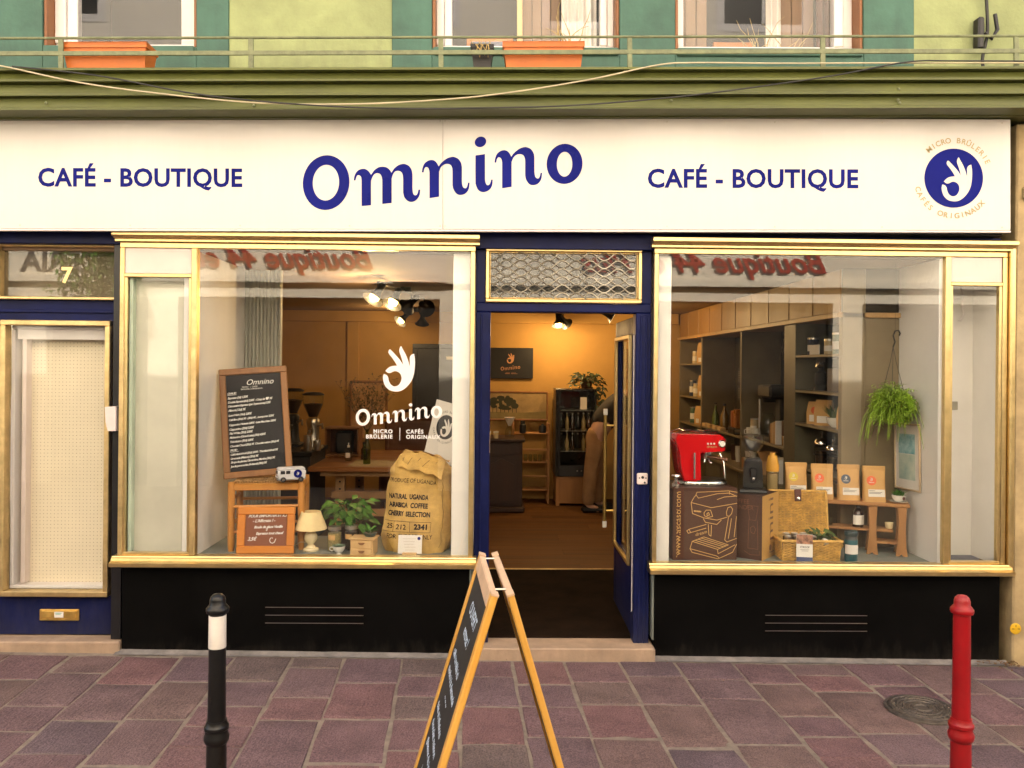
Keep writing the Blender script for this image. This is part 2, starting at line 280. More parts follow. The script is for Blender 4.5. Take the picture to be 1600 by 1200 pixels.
# ------------------------------------------------------------------ mesh helpers
class MB:
    def __init__(s): s.v = []; s.f = []
    def mark(s): return len(s.v)
    def xf(s, M, m0=0):
        for i in range(m0, len(s.v)): s.v[i] = tuple(M @ Vector(s.v[i]))
        return s
    def box(s, x0, y0, z0, x1, y1, z1, b=0):
        lo = (min(x0, x1), min(y0, y1), min(z0, z1)); hi = (max(x0, x1), max(y0, y1), max(z0, z1))
        o = len(s.v)
        if b <= 0:
            for i in range(8): s.v.append(tuple(hi[k] if i >> k & 1 else lo[k] for k in range(3)))
            for q in ((0, 2, 3, 1), (4, 5, 7, 6), (0, 1, 5, 4), (2, 6, 7, 3), (0, 4, 6, 2), (1, 3, 7, 5)): s.f.append(tuple(o + j for j in q))
            return s
        b = min(b, *(.45 * (hi[k] - lo[k]) for k in range(3)))
        for i in range(8):
            for ax in range(3):
                s.v.append(tuple((hi[k] if i >> k & 1 else lo[k]) if k == ax else ((hi[k] - b) if i >> k & 1 else (lo[k] + b)) for k in range(3)))
        ix = lambda i, a: o + i * 3 + a
        for a in range(3):
            u, v = (a + 1) % 3, (a + 2) % 3
            for sd in (0, 1):
                q = [(sd << a), (sd << a) | (1 << u), (sd << a) | (1 << u) | (1 << v), (sd << a) | (1 << v)]
                q = [ix(i, a) for i in q]; s.f.append(tuple(q if sd else q[::-1]))
            for su in (0, 1):
                for sv in (0, 1):
                    p = (su << u) | (sv << v); q = p | (1 << a)
                    f = (ix(p, u), ix(q, u), ix(q, v), ix(p, v)); s.f.append(f if su == sv else f[::-1])
        for i in range(8): s.f.append((ix(i, 0), ix(i, 1), ix(i, 2)) if bin(i).count('1') % 2 else (ix(i, 0), ix(i, 2), ix(i, 1)))
        return s
    def ring(s, pts):
        o = len(s.v); s.v += [tuple(p) for p in pts]; return list(range(o, o + len(pts)))
    def bridge(s, a, b):
        n = len(a)
        for i in range(n): s.f.append((a[i], a[(i + 1) % n], b[(i + 1) % n], b[i]))
    def tube(s, pts, r, n=8, cap=True, sq=1):
        pts = [Vector(p) for p in pts]; rs = r if isinstance(r, (list, tuple)) else [r] * len(pts)
        prev = None; up = None
        for i, p in enumerate(pts):
            d = (pts[min(i + 1, len(pts) - 1)] - pts[max(i - 1, 0)]).normalized()
            if up is None:
                up = d.orthogonal().normalized() if abs(d.z) > .9 else Vector((0, 0, 1)) 
            up = (up - d * up.dot(d))
            if up.length < 1e-5: up = d.orthogonal()
            up.normalize(); sd = d.cross(up)
            rg = s.ring([p + (up * math.cos(2 * PI * k / n) * sq + sd * math.sin(2 * PI * k / n)) * rs[i] for k in range(n)])
            if prev: s.bridge(prev, rg)
            elif cap: s.f.append(tuple(rg[::-1]))
            prev = rg
        if cap: s.f.append(tuple(prev))
        return s
    def lathe(s, prof, n=24, c=(0, 0, 0), cap=True, sx=1, sy=1):
        prev = None
        for r, z in prof:
            rg = s.ring([(c[0] + sx * r * math.cos(2 * PI * k / n), c[1] + sy * r * math.sin(2 * PI * k / n), c[2] + z) for k in range(n)])
            if prev: s.bridge(prev, rg)
            elif cap: s.f.append(tuple(rg[::-1]))
            prev = rg
        if cap: s.f.append(tuple(prev))
        return s
    def prism(s, loops, d0, d1, M=None, back=True):
        """2-D loops (outer first, holes after) in u,v; thickness from w=d0 to d1; M maps (u,v,w)."""
        if isinstance(loops[0][0], (int, float)): loops = [loops]
        m0 = len(s.v); vs = [[Vector((p[0], p[1], 0)) for p in l] for l in loops]
        tris = tessellate_polygon(vs); flat = [p for l in vs for p in l]; n = len(flat)
        s.v += [(p.x, p.y, d1) for p in flat]; s.v += [(p.x, p.y, d0) for p in flat]
        for t in tris:
            s.f.append(tuple(m0 + i for i in t))
            if back: s.f.append(tuple(m0 + n + i for i in t[::-1]))
        o = m0
        for l in vs:
            k = len(l)
            for i in range(k): s.f.append((o + i, o + (i + 1) % k, o + n + (i + 1) % k, o + n + i))
            o += k
        if M is not None: s.xf(M, m0)
        return s
    def grid(s, fn, nu, nv, closeu=False):
        o = len(s.v)
        for j in range(nv + 1):
            for i in range(nu + (0 if closeu else 1)): s.v.append(tuple(fn(i / nu, j / nv)))
        w = nu if closeu else nu + 1
        for j in range(nv):
            for i in range(nu): s.f.append((o + j * w + i, o + j * w + (i + 1) % w, o + (j + 1) * w + (i + 1) % w, o + (j + 1) * w + i))
        return s
    def leaf(s, p, d, up, l, wd, fold=.25, droop=.2):
        p, d, up = Vector(p), Vector(d).normalized(), Vector(up); sd = d.cross(up)
        if sd.length < 1e-4: sd = d.orthogonal()
        sd.normalize(); nn = sd.cross(d).normalized()
        o = len(s.v); mid = p + d * l * .45; tip = p + d * l - nn * l * droop
        s.v += [tuple(p), tuple(mid + sd * wd / 2 + nn * wd * fold), tuple(mid), tuple(mid - sd * wd / 2 + nn * wd * fold), tuple(tip)]
        s.f += [(o, o + 1, o + 2), (o, o + 2, o + 3), (o + 1, o + 4, o + 2), (o + 2, o + 4, o + 3)]
        return s
    def build(s, name, m, parent=None, ang=40, loc=None, fix=True, kind=None):
        me = bpy.data.meshes.new(name); me.from_pydata(s.v, [], s.f)
        if fix:
            bm = bmesh.new(); bm.from_mesh(me); bmesh.ops.recalc_face_normals(bm, faces=bm.faces); bm.to_mesh(me); bm.free()
        me.materials.append(m)
        if ang: me.shade_smooth(); me.set_sharp_from_angle(angle=R(ang))
        o = bpy.data.objects.new(name, me); COL.objects.link(o)
        if parent: o.parent = parent
        if loc: o.location = loc
        if kind: o['kind'] = kind
        return o
def box(name, m, parent, x0, y0, z0, x1, y1, z1, b=.003): return MB().box(x0, y0, z0, x1, y1, z1, b).build(name, m, parent, ang=30)
def tag(o, label, cat, group=None, kind=None):
    o['label'] = label
    if cat: o['category'] = cat
    if group: o['group'] = group
    if kind: o['kind'] = kind
    return o
def thing(name, label, cat, loc=(0, 0, 0), rz=0, group=None, rx=0, ry=0):
    o = bpy.data.objects.new(name, None); COL.objects.link(o); o.empty_display_size = .05
    o.location = loc; o.rotation_euler = (rx, ry, rz)
    return tag(o, label, cat, group)
def struct(o, label=None):
    o['kind'] = 'structure'
    if label: o['label'] = label
    return o
def copy_tree(o, parent=None):
    c = o.copy(); COL.objects.link(c); c.parent = parent
    for ch in list(o.children): copy_tree(ch, c)
    return c
def spline(pts, n=6):
    """closed outline; points with a third value are corners"""
    P = [(Vector(p[:2]), len(p) > 2) for p in pts]; N = len(P); out = []
    for i in range(N):
        (p1, k1), (p2, k2) = P[i], P[(i + 1) % N]; p0 = P[i - 1][0]; p3 = P[(i + 2) % N][0]
        if k1: p0 = p1 - (p2 - p1)
        if k2: p3 = p2 + (p2 - p1)
        if k1 and k2: out.append(p1); continue
        for j in range(n):
            t = j / n
            out.append(.5 * ((2 * p1) + (p2 - p0) * t + (2 * p0 - 5 * p1 + 4 * p2 - p3) * t * t + (3 * p1 - p0 - 3 * p2 + p3) * t ** 3))
    return [(p.x, p.y) for p in out]
def ellipse(cx, cy, rx, ry, shear=0, n=40): return [(cx + rx * math.cos(2 * PI * i / n) - shear * math.sin(2 * PI * i / n), cy + ry * math.sin(2 * PI * i / n)) for i in range(n)]
def frame_mtx(o, x, y):
    x = Vector(x).normalized(); y = Vector(y).normalized(); z = x.cross(y)
    M = Matrix((x, y, z)).transposed().to_4x4(); M.translation = Vector(o); return M
def FACE(x, y, z): return frame_mtx((x, y, z), (1, 0, 0), (0, 0, 1))     # local u right, v up, w towards the street (-Y)
def text_tris(body, size=1, shear=0, bold=0, align='LEFT', space=1.0, res=3, line=1.0):
    c = bpy.data.curves.new('txt', 'FONT'); c.body = body; c.size = size; c.shear = shear; c.offset = bold; c.align_x = align
    c.resolution_u = res; c.space_character = space; c.space_line = line
    o = bpy.data.objects.new('txt', c); COL.objects.link(o)
    me = o.to_mesh(); v = [tuple(x.co) for x in me.vertices]; f = [tuple(p.vertices) for p in me.polygons]
    o.to_mesh_clear(); bpy.data.objects.remove(o); bpy.data.curves.remove(c)
    return v, f
def add_text(mb, M, body, fit=None, size=1, **k):
    """flat print; fit=(width) scales so the text is that wide"""
    v, f = text_tris(body, size, **k)
    if not v: return mb
    sx = 1
    if fit:
        xs = [p[0] for p in v]; sx = fit / (max(xs) - min(xs)); x0 = min(xs)
        v = [((p[0] - x0) * sx, p[1], p[2]) for p in v]
    o = len(mb.v); mb.v += [tuple(M @ Vector(p)) for p in v]; mb.f += [tuple(o + i for i in q) for q in f]
    return mb
def strokes(mb, M, lines, wd=.004, w0=.0008):
    for l in lines:
        for (a, b) in zip(l[:-1], l[1:]):
            a, b = Vector(a), Vector(b); d = (b - a)
            if d.length < 1e-6: continue
            d = d.normalized() * wd / 2; p = Vector((-d.y, d.x)); a = a - d * .6; b = b + d * .6
            o = len(mb.v)
            for q in (a + p, b + p, b - p, a - p): mb.v.append(tuple(M @ Vector((q.x, q.y, w0))))
            mb.f.append((o, o + 1, o + 2, o + 3))
    return mb
def frame4(name, m, parent, x0, z0, x1, z1, wd, y0, y1, b=.004):
    """picture-frame of four bars in the XZ plane"""
    for (a, c, e, g) in ((x0, z0, x1, z0 + wd), (x0, z1 - wd, x1, z1), (x0, z0 + wd, x0 + wd, z1 - wd), (x1 - wd, z0 + wd, x1, z1 - wd)):
        box(name, m, parent, a, y0, c, e, y1, g, b)

# traced logo outlines, in millimetre-like units, y up
def _z(pts, sc, ox, oy): return [((p[0] / sc + ox),) + (-(p[1] / sc + oy),) + tuple(p[2:]) for p in pts]
m_out = spline(_z([(270,1095,1),(465,1080,1),(465,570,1),(500,480),(545,425),(595,410),(650,425),(685,475),(700,550,1),(700,1050,1),(895,1030,1),(895,520,1),(920,440),(965,375),(1035,360),(1095,385),(1125,440),(1135,520,1),(1135,820,1),(1160,910),(1220,980),(1290,1005),(1370,990),(1440,930),(1478,850),(1490,750,1),(1455,750,1),(1440,810),(1420,855),(1385,870),(1350,845),(1335,800),(1328,740,1),(1328,430,1),(1310,340),(1260,260),(1190,222),(1130,215),(1040,240),(960,300),(915,360),(893,400,1),(850,335),(790,290),(710,275),(620,290),(540,345),(490,410),(468,450,1),(420,375),(360,330),(300,320),(220,340),(155,400),(120,480),(108,560,1),(140,565,1),(155,510),(175,465),(205,450),(240,465),(262,500),(270,560,1)], 13.333, 545, 240))
n_out = spline(_z([(178,1085,1),(340,1060,1),(340,635,1),(375,555),(430,510),(490,500),(540,520),(565,570),(572,620,1),(572,870,1),(590,940),(640,1010),(705,1030),(790,1005),(845,930),(862,820,1),(835,820,1),(825,870),(805,910),(780,915),(750,895),(735,850),(730,800,1),(730,550,1),(715,480),(670,415),(610,385),(560,380),(480,405),(410,455),(365,500),(335,545,1),(305,490),(260,445),(200,435),(140,455),(90,500),(60,570),(48,645,1),(75,648,1),(88,590),(110,558),(130,555),(155,570),(172,610),(178,650,1)], 10.909, 655, 210))
i_out = spline(_z([(962,355,1),(1125,330,1),(1125,770,1),(1135,820),(1155,855),(1180,862),(1205,845),(1220,810),(1232,765,1),(1257,765,1),(1248,860),(1200,940),(1100,980),(1010,945),(962,840,1)], 10.909, 655, 210))
def _e(cx, cy, rx, ry, sc, ox, oy, sh=0): return ellipse(cx / sc + ox, -(cy / sc + oy), rx / sc, ry / sc, sh / sc)
OMNINO = [[_e(415, 745, 335, 395, 9.23, 465, 205, -15), _e(412, 745, 190, 258, 9.23, 465, 205, -8)], [m_out], [n_out],
          [i_out], [_e(1048, 122, 98, 90, 10.909, 655, 210, -12)], [[(x + 113.7, y + 15.7) for x, y in n_out]],
          [_e(1180, 452, 282, 315, 10, 765, 210, -8), _e(1180, 457, 122, 195, 10, 765, 210, -4)]]
HAND = spline([(x, -y) + tuple(r) for x, y, *r in [(275,218),(330,265),(430,370),(500,455),(547,530,1),(535,460),(505,360),(468,240),(500,148),(535,205),(600,320),(652,450),(682,560,1),(686,480),(684,390),(712,330),(772,300,1),(790,420),(790,560),(775,700),(745,810),(690,910),(600,1010),(500,1070),(395,1082),(280,1055),(190,975),(148,870),(140,790),(155,722,1),(210,745),(245,790),(255,850),(290,925),(340,965),(395,975),(455,950),(500,890),(520,815),(505,740),(465,690),(400,665),(350,672),(290,700),(240,700),(185,660,1),(250,595),(320,562),(425,550,1),(385,480),(320,385),(260,310),(247,265)]], 5)
def add_omnino(mb, M, x0, x1, zc, th=.002):
    """the word mark, spanning u from x0 to x1, centred on v=zc"""
    k = (x1 - x0) / (911.2 - 473.6)
    for l in OMNINO: mb.prism([[((x - 473.6) * k + x0, (y + 270) * k + zc) for x, y in lp] for lp in l], 0, th, M)
def add_hand(mb, M, u, v, h, th=.002, sx=1):
    k = h / 934
    mb.prism([((x - 465) * k * sx + u, (y + 615) * k + v) for x, y in HAND], 0, th, M)
def arc_text(mb, M, s, cx, cy, r, a0, a1, size, inward=False, bold=0):
    """letters set along an arc from angle a0 to a1 (degrees, 0 = right, counter-clockwise)"""
    for i, ch in enumerate(s):
        if ch == ' ': continue
        a = R(a0 + (a1 - a0) * i / (len(s) - 1)); rot = a - PI / 2 if not inward else a + PI / 2
        T = M @ Matrix.Translation((cx + r * math.cos(a), cy + r * math.sin(a), .0012)) @ Matrix.Rotation(rot, 4, 'Z')
        add_text(mb, T, ch, size=size, align='CENTER', bold=bold)

# ================================================================== the street floor
SLOPE = R(.5)
ground = struct(MB().box(-60, -60, -.30, 60, 40, -.10).build('ground', ASPHALT))
pave = MB()
pave.box(-7.5, -7.0, -.08, 7.5, .02, -.0045)
pavement = struct(pave.build('pavement', MORTAR)); pavement.rotation_euler.y = SLOPE
tag(pavement, 'purple brown stone paving with tan mortar joints before the shopfront', None)
x = -4.62; mc = (2.25, -.74)
while x < 4.7:
    wd = rnd.uniform(.31, .365); y = -.055 - rnd.uniform(0, .02)
    if rnd.random() < .4: y -= 0
    first = True
    while y > -2.75:
        ln = rnd.choice((.24, .30, .34, .36, .42, .50)) * rnd.uniform(.93, 1.08)
        if first: ln *= rnd.uniform(.5, 1.1); first = False
        j = .0078
        q = lambda a: rnd.uniform(-a, a)
        sk = .05                                                    # columns run slightly askew of the wall
        x0, x1 = x + j, x + wd - j; y0, y1 = y - j * 1.1, y - ln + j * 1.1
        # an uneven-edged slab: eight-point outline, rounded top edge
        out = [(x0 + q(.006), y0 + q(.006)), ((x0 + x1) / 2, y0 + q(.008)), (x1 + q(.006), y0 + q(.006)), (x1 + q(.007), (y0 + y1) / 2), (x1 + q(.006), y1 + q(.006)), ((x0 + x1) / 2, y1 + q(.008)), (x0 + q(.006), y1 + q(.006)), (x0 + q(.007), (y0 + y1) / 2)]
        out = [(a - (b + .055) * sk, b) for a, b in out]
        cx_, cy_ = sum(p[0] for p in out) / 8, sum(p[1] for p in out) / 8
        h = rnd.uniform(-.003, .004); tl = (q(.010), q(.010))
        if True:
            b = MB(); rings = []
            for (k, z) in ((1.0, -.05), (1.0, -.006), (.965, .0), (.6, .0015)):
                rings.append(b.ring([((px - cx_) * k, (py - cy_) * k, z + h + tl[0] * (px - cx_) * k + tl[1] * (py - cy_) * k + (q(.0012) if k < 1 else 0)) for px, py in out]))
            for r0, r1 in zip(rings[:-1], rings[1:]): b.bridge(r0, r1)
            b.f.append(tuple(rings[-1]))
            o = b.build('paving_stone', STONE, pavement, ang=35, loc=(cx_, cy_, 0))
        y -= ln
    x += wd
fl = MB()
for (a, b_) in ((-2.31, -.15), (.96, 3.15)):
    fl.grid(lambda u, v: (a + (b_ - a) * u, -.002 - .055 * v + .010 * noise.noise((u * 20, v, 3)), .016 * (1 - v) ** 2 + .001), 40, 4)
fl.build('cement_fillet', mat('cement', (.20, .18, .165), .95, var=.3, scale=12, bump=.8, bscale=80), pavement)
# manhole cover
mh = thing('manhole_cover', 'round cast iron utility cover with ring pattern set in the paving', 'manhole cover', (mc[0], mc[1], -.0155))
MB().lathe([(.185, -.02), (.188, 0), (.185, .008), (.168, .010), (.166, .0)], 40).build('collar', CASTIRON, mh)
b = MB().lathe([(.163, -.02), (.163, .012), (.158, .016), (.150, .016), (.148, .011), (.128, .011), (.126, .016), (.118, .016), (.116, .011), (.095, .011), (.093, .016), (.086, .016), (.084, .011), (.05, .011), (.048, .016), (.035, .016), (.033, .011), (.001, .011)], 48)
b.build('lid', CASTIRON, mh)
b = MB()
for rr, n_ in ((.138, 26), (.105, 18), (.067, 10)):
    for k in range(n_):
        if k % 7 == 3: continue
        m0 = b.mark(); b.box(-.007, -.007, .009, .007, .007, .0155, .001); b.xf(Matrix.Rotation(2 * PI * k / n_, 4, 'Z') @ Matrix.Translation((rr, 0, 0)), m0)
b.build('raised_studs', CASTIRON, mh, kind='stuff')

# ================================================================== the house
house = thing('town_house', 'green rendered town house with a cafe shopfront on its ground floor', 'building')
TILT = -R(.62)
UW = .10                                                             # street face of the upper wall
wins = [(-2.80, -1.855), (-.395, .775), (1.125, 2.31)]
Z0 = 3.765; ZT = 5.45                                                # window bottoms and heads
b = MB(); xs = [-14] + [q for w_ in wins for q in w_] + [14]
for i in range(0, len(xs), 2): b.box(xs[i], UW, 2.6, xs[i + 1], .42, 7.0)
for (a, c) in wins: b.box(a, UW, 2.6, c, .42, Z0); b.box(a, UW, ZT, c, .42, 7.0)
upper = b.build('wall', GREENL, house, ang=0); upper.rotation_euler.y = TILT
# painted teal surrounds, a thin raised render band round the windows
b = MB()
for (a, c, e, g) in ((-3.15, -2.80, 3.4, 5.7), (-1.855, -1.655, 3.4, 5.7), (-.645, -.395, 3.4, 5.7), (.775, 1.125, 3.4, 5.7), (2.31, 2.63, 3.4, 5.7)):
    b.box(a, UW - .012, e, c, UW + .03, g, .004)
for (a, c) in wins: b.box(a, UW - .012, 3.4, c, UW + .03, Z0 - .004, .004)
b.build('window_surround', TEAL, house).rotation_euler.y = TILT
# mass of the house behind and above
b = MB(); b.box(-14, 1.4, 2.75, 14, 9, 6.9); b.box(-14, .42, 5.7, 14, 1.4, 6.9); b.box(-14, .3, 2.62, 14, 1.4, 3.2)
b.build('upper_storey', mat('inner_dark', (.10, .08, .07), .9), house, ang=0)
b = MB()
for (y0, z0, y1, z1) in ((-.25, 6.9, 9.4, 7.1),): b.box(-14, y0, z0, 14, y1, z1)
b.build('roof', ROOF, house, ang=0)
for (a, c) in ((-14, -3.32), (3.21, 14)):
    box('ground_floor_wall', OCHRE, house, a, -.02, -.1, c, .4, 3.3, .004)
box('ochre_pilaster', OCHRE, house, 3.17, -.035, -.06, 3.30, .2, 3.30, .01)
# the three upstairs windows
def win(i, a, c):
    o = box('window', PVC, house, a + .02, UW + .10, Z0, c - .02, UW + .16, Z0 + .055, .006); o.rotation_euler.y = TILT
    P = lambda n_, m, *q, b=.005: box(n_, m, o, *q, b)
    P('jamb', JAMBW, a, UW + .0, Z0, a + .02, UW + .2, ZT); P('jamb', JAMBW, c - .02, UW + .0, Z0, c, UW + .2, ZT)
    lw, rw = ((.135, .03), (.10, .09), (.06, .125))[i]
    for k in range(2): P('frame_stile', PVC, a + .02 + k * lw / 2, UW + .09 + k * .02, Z0 + .055, a + .02 + (k + 1) * lw / 2 - .002, UW + .17, ZT)
    for k in range(2): P('frame_stile', PVC, c - .02 - (k + 1) * rw / 2 + .002, UW + .11 - k * .015, Z0 + .055, c - .02 - k * rw / 2, UW + .17, ZT)
    P('sill', TEAL, a + .01, UW - .03, Z0 - .05, c - .01, UW + .1, Z0 - .002)
    MB().box(a + .02 + lw, UW + .135, Z0 + .05, c - .02 - rw, UW + .141, ZT).build('pane', GLASS2, o, ang=0)
    P('backing', DARK, a, UW + .9, 3.6, c, UW + .93, ZT)
    P('reveal', DARK, a - .02, UW + .33, 3.6, a - .0, UW + .9, ZT); P('reveal', DARK, c, UW + .33, 3.6, c + .02, UW + .9, ZT)
    return o
W = [win(i, *w_) for i, w_ in enumerate(wins)]
box('folded_blind', CURTAIN, W[0], -2.05, UW + .26, Z0 + .05, -1.9, UW + .30, ZT)
# curtains and old shutters behind the panes
def curtain(p, x0, x1, y, n=9, amp=.02, m=CURTAIN):
    MB().grid(lambda u, v: (x0 + (x1 - x0) * u, y + amp * math.sin(u * n * PI), Z0 + .05 + (ZT - Z0) * v), 60, 2).build('curtain', m, p, fix=False)
curtain(W[1], .43, .66, UW + .24); curtain(W[2], 1.78, 1.88, UW + .26, 5)
for k in range(4): box('shutter_board', OLDWOOD, W[1], .18 + k * .062, UW + .30, Z0 + .02, .18 + k * .062 + .058, UW + .33, ZT)
box('casement_bar', PINE, W[1], .14, UW + .22, Z0 + .05, .175, UW + .26, ZT)
box('picture_frame', ORANGEW, W[1], -.2, UW + .5, Z0 + .05, .12, UW + .53, Z0 + .26); box('picture', mat('blue_grey', (.16, .18, .26), .6), W[1], -.17, UW + .48, Z0 + .05, .09, UW + .499, Z0 + .23)
for k in range(3): box('shutter_board', OLDWOOD, W[2], 1.21 + k * .075, UW + .42, Z0 + .02, 1.21 + k * .075 + .07, UW + .45, ZT)
for k in range(3): box('shutter_board', OLDWOOD, W[2], 1.90 + k * .075, UW + .32, Z0 + .02, 1.90 + k * .075 + .07, UW + .35, ZT)
frame4('picture_frame', ORANGEW, W[2], 1.52, Z0 + .03, 1.80, Z0 + .28, .04, UW + .60, UW + .63)
curtain(W[2], 2.10, 2.19, UW + .22, 4, .015, mat('dark_curtain', (.10, .045, .035), .9))
def dry_stems(p, x0, x1, y, z, h, n, seed, nm='dry_stem'):
    r = random.Random(seed); b = MB()
    for k in range(n):
        a = Vector((r.uniform(x0, x1), y + r.uniform(-.03, .03), z)); d = Vector((r.uniform(-.7, .7), r.uniform(-.2, .2), 1)).normalized()
        pts = [a]; L_ = h * r.uniform(.5, 1.1)
        for s_ in range(5):
            d = (d + Vector((r.uniform(-.4, .4), r.uniform(-.15, .15), r.uniform(-.25, .15)))).normalized(); pts.append(pts[-1] + d * L_ / 5)
        b.tube(pts, [.0035, .003, .003, .0025, .002, .001], 4)
    return b.build(nm, STRAW, p)
dry_stems(W[2], 1.62, 1.98, UW + .24, Z0 + .02, .30, 16, 4)

# cornice, three stepped boards over the sign, a thin ledge on top
co = Matrix.Translation((0, 0, 3.272))
CT = -R(.93)
cor = MB(); cor.box(-3.9, -.28, .0, 3.9, .15, .19); cor.box(3.9, -.28, 0, 9, .12, .19)
cornice = cor.build('cornice', GREENC, house, ang=0, loc=(0, 0, 3.272)); cornice.rotation_euler.y = CT
def board(z0, z1, yf, yb, name='cornice_board', m=GREENC):
    # sloping fascia board with a proud lower lip
    pr = [(yb, z0), (yf - .012, z0), (yf - .012, z0 + .012), (yf, z0 + .018), (yf + .012, z1), (yb, z1)]
    return MB().prism(pr, -3.9, 9, Matrix(((0, 0, 1, 0), (1, 0, 0, 0), (0, 1, 0, 0), (0, 0, 0, 1)))).build(name, m, cornice, ang=25)
board(-.012, .058, -.300, -.25); board(.064, .132, -.318, -.25); board(.138, .190, -.338, -.25); board(.1925, .213, -.362, .08, 'cornice_ledge')
board(-.016, -.002, -.145, -.05, 'bed_moulding'); board(-.010, -.001, -.27, -.15, 'soffit_board')
b = MB()
for (xx, zz) in ((-1.42, .03), (-1.42, .012), (.98, .035), (1.35, .165), (2.66, .16), (2.3, .095), (2.30, .035), (2.31, .018), (-2.6, .03)):
    m0 = b.mark(); b.lathe([(.008, 0), (.008, .004), (.005, .007), (0.0005, .008)], 10); b.xf(Matrix.Translation((xx, -.305 - .12 * zz, zz)) @ Matrix.Rotation(R(90), 4, 'X'), m0)
b.build('bolt_heads', IRON, cornice, kind='stuff')

# ---------------------------------------------------------------- railing on the ledge
rail = thing('balcony_railing', 'low painted iron railing running along the green ledge', 'railing', (0, -.335, 3.485)); rail.rotation_euler.y = -R(1.0)
MB().tube([(-3.9, 0, .178), (3.6, 0, .178)], .008, 8).build('top_rail', IRON, rail)
box('lower_rail', IRON, rail, -3.9, -.005, .078, 3.6, .005, .104, .002)
for xx in (-2.505, -1.43, -.348, .735, 1.85, 2.976): box('post', IRON, rail, xx - .014, -.004, 0, xx + .014, .010, .175, .002)
# flower boxes on the ledge
def planter(name, label, cat, x0, x1, zb, h, m, grp=None):
    t = thing(name, label, cat, ((x0 + x1) / 2, -.23, zb), 0, grp, ry=-R(1)); a = (x1 - x0) / 2; b = MB()
    for (k, z) in ((.90, 0), (.985, h * .78)): pass
    def rg(k, d, z): return b.ring([(-a * k, -d, z), (a * k, -d, z), (a * k, d, z), (-a * k, d, z)])
    d0, d1 = .055, .075
    L = [rg(.90, d0, 0), rg(.97, d1, h * .80), rg(1.0, d1 + .008, h * .805), rg(1.0, d1 + .008, h), rg(.965, d1 - .004, h), rg(.88, d0 - .008, .02)]
    b.f.append(tuple(L[0][::-1]))
    for p, q in zip(L[:-1], L[1:]): b.bridge(p, q)
    b.f.append(tuple(L[-1])); b.build('trough', m, t, ang=20)
    box('soil', SOIL, t, -a * .93, -d1 * .9, h * .5, a * .93, d1 * .9, h * .86, 0)
    for k in (-.75, .75): box('foot', BLACKPL, t, a * k - .015, -d0 - .006, -.004, a * k + .015, -d0 + .03, .008, .001)
    return t
planter('flower_box', 'empty orange plastic flower box under the window with grey curtain reflection', 'flower box', -2.515, -2.03, 3.447, .165, ORANGE)['label'] = 'orange flower box standing alone on the ledge, no pot beside it'
fb = planter('flower_box', 'orange flower box with dry stems beside the black pot', 'flower box', .005, .478, 3.488, .165, ORANGE)
dry_stems(fb, .08, .2, .0, .13, .28, 14, 9); 
bp = thing('plant_pot', 'black plastic pot with withered plant on the green ledge', 'plant pot', (-.115, -.22, 3.487))
b = MB(); L = []
for (k, z) in ((.046, 0), (.062, .13), (.068, .132), (.068, .155), (.06, .155), (.055, .12)): L.append(b.ring([(-k, -k, z), (k, -k, z), (k, k, z), (-k, k, z)]))
b.f.append(tuple(L[0][::-1])); [b.bridge(p, q) for p, q in zip(L[:-1], L[1:])]; b.f.append(tuple(L[-1])); b.build('pot', BLACKPL, bp, ang=20)
dry_stems(bp, -.05, .05, -.02, .12, .10, 18, 12); 
bb = MB(); r = random.Random(3)
for k in range(9):
    a = Vector((r.uniform(-.05, .05), -.07, .15)); bb.tube([a, a + Vector((r.uniform(-.02, .02), -.025, -.01)), a + Vector((r.uniform(-.03, .03), -.03, -r.uniform(.03, .09)))], .002, 4)
bb.build('hanging_stem', STRAW, bp)
# cables slung along the cornice
def cable(name, label, pts, m, r=.006):
    P = [Vector(p) for p in pts]; out = []
    for i in range(len(P) - 1):
        p0, p1, p2, p3 = P[max(i - 1, 0)], P[i], P[i + 1], P[min(i + 2, len(P) - 1)]
        for j in range(8):
            t = j / 8; out.append(.5 * ((2 * p1) + (p2 - p0) * t + (2 * p0 - 5 * p1 + 4 * p2 - p3) * t * t + (3 * p1 - p0 - 3 * p2 + p3) * t ** 3))
    out.append(P[-1]); o = MB().tube(out, r, 6).build(name, m); return tag(o, label, 'cable')
cable('sagging_cable', 'thin cream cable sagging across the green cornice boards', [(-3.2, -.39, 3.50), (-2.80, -.39, 3.436), (-2.33, -.385, 3.345), (-1.73, -.37, 3.282), (-1.30, -.365, 3.256), (-.80, -.36, 3.262), (-.29, -.36, 3.297), (.07, -.37, 3.339), (.50, -.38, 3.412), (.88, -.385, 3.497), (1.10, -.37, 3.520), (1.6, -.365, 3.526), (2.4, -.365, 3.540), (3.3, -.36, 3.556)], CREAMCABLE, .0045)
cable('sagging_cable', 'thin black cable crossing the cornice in a long shallow curve', [(-2.75, -.385, 3.438), (-2.27, -.385, 3.392), (-1.72, -.375, 3.300), (-1.19, -.37, 3.254), (-.65, -.37, 3.236), (-.08, -.37, 3.246), (.42, -.37, 3.268), (.93, -.37, 3.316), (1.33, -.375, 3.367), (1.88, -.38, 3.452), (2.31, -.385, 3.536), (2.62, -.37, 3.553), (3.4, -.365, 3.562)], BLACKCABLE, .0045)
cable('wall_cable', 'black conduit running down the corner of the upper green wall', [(3.02, .06, 4.2), (3.03, .05, 3.9), (3.0, .05, 3.72), (3.02, .04, 3.60)], BLACKCABLE, .010)
cable('wall_cable', 'thin grey cable drooping down the ochre pilaster', [(3.24, -.05, 2.78), (3.27, -.06, 2.66), (3.26, -.06, 2.55), (3.22, -.05, 2.47)], CREAMCABLE, .004)
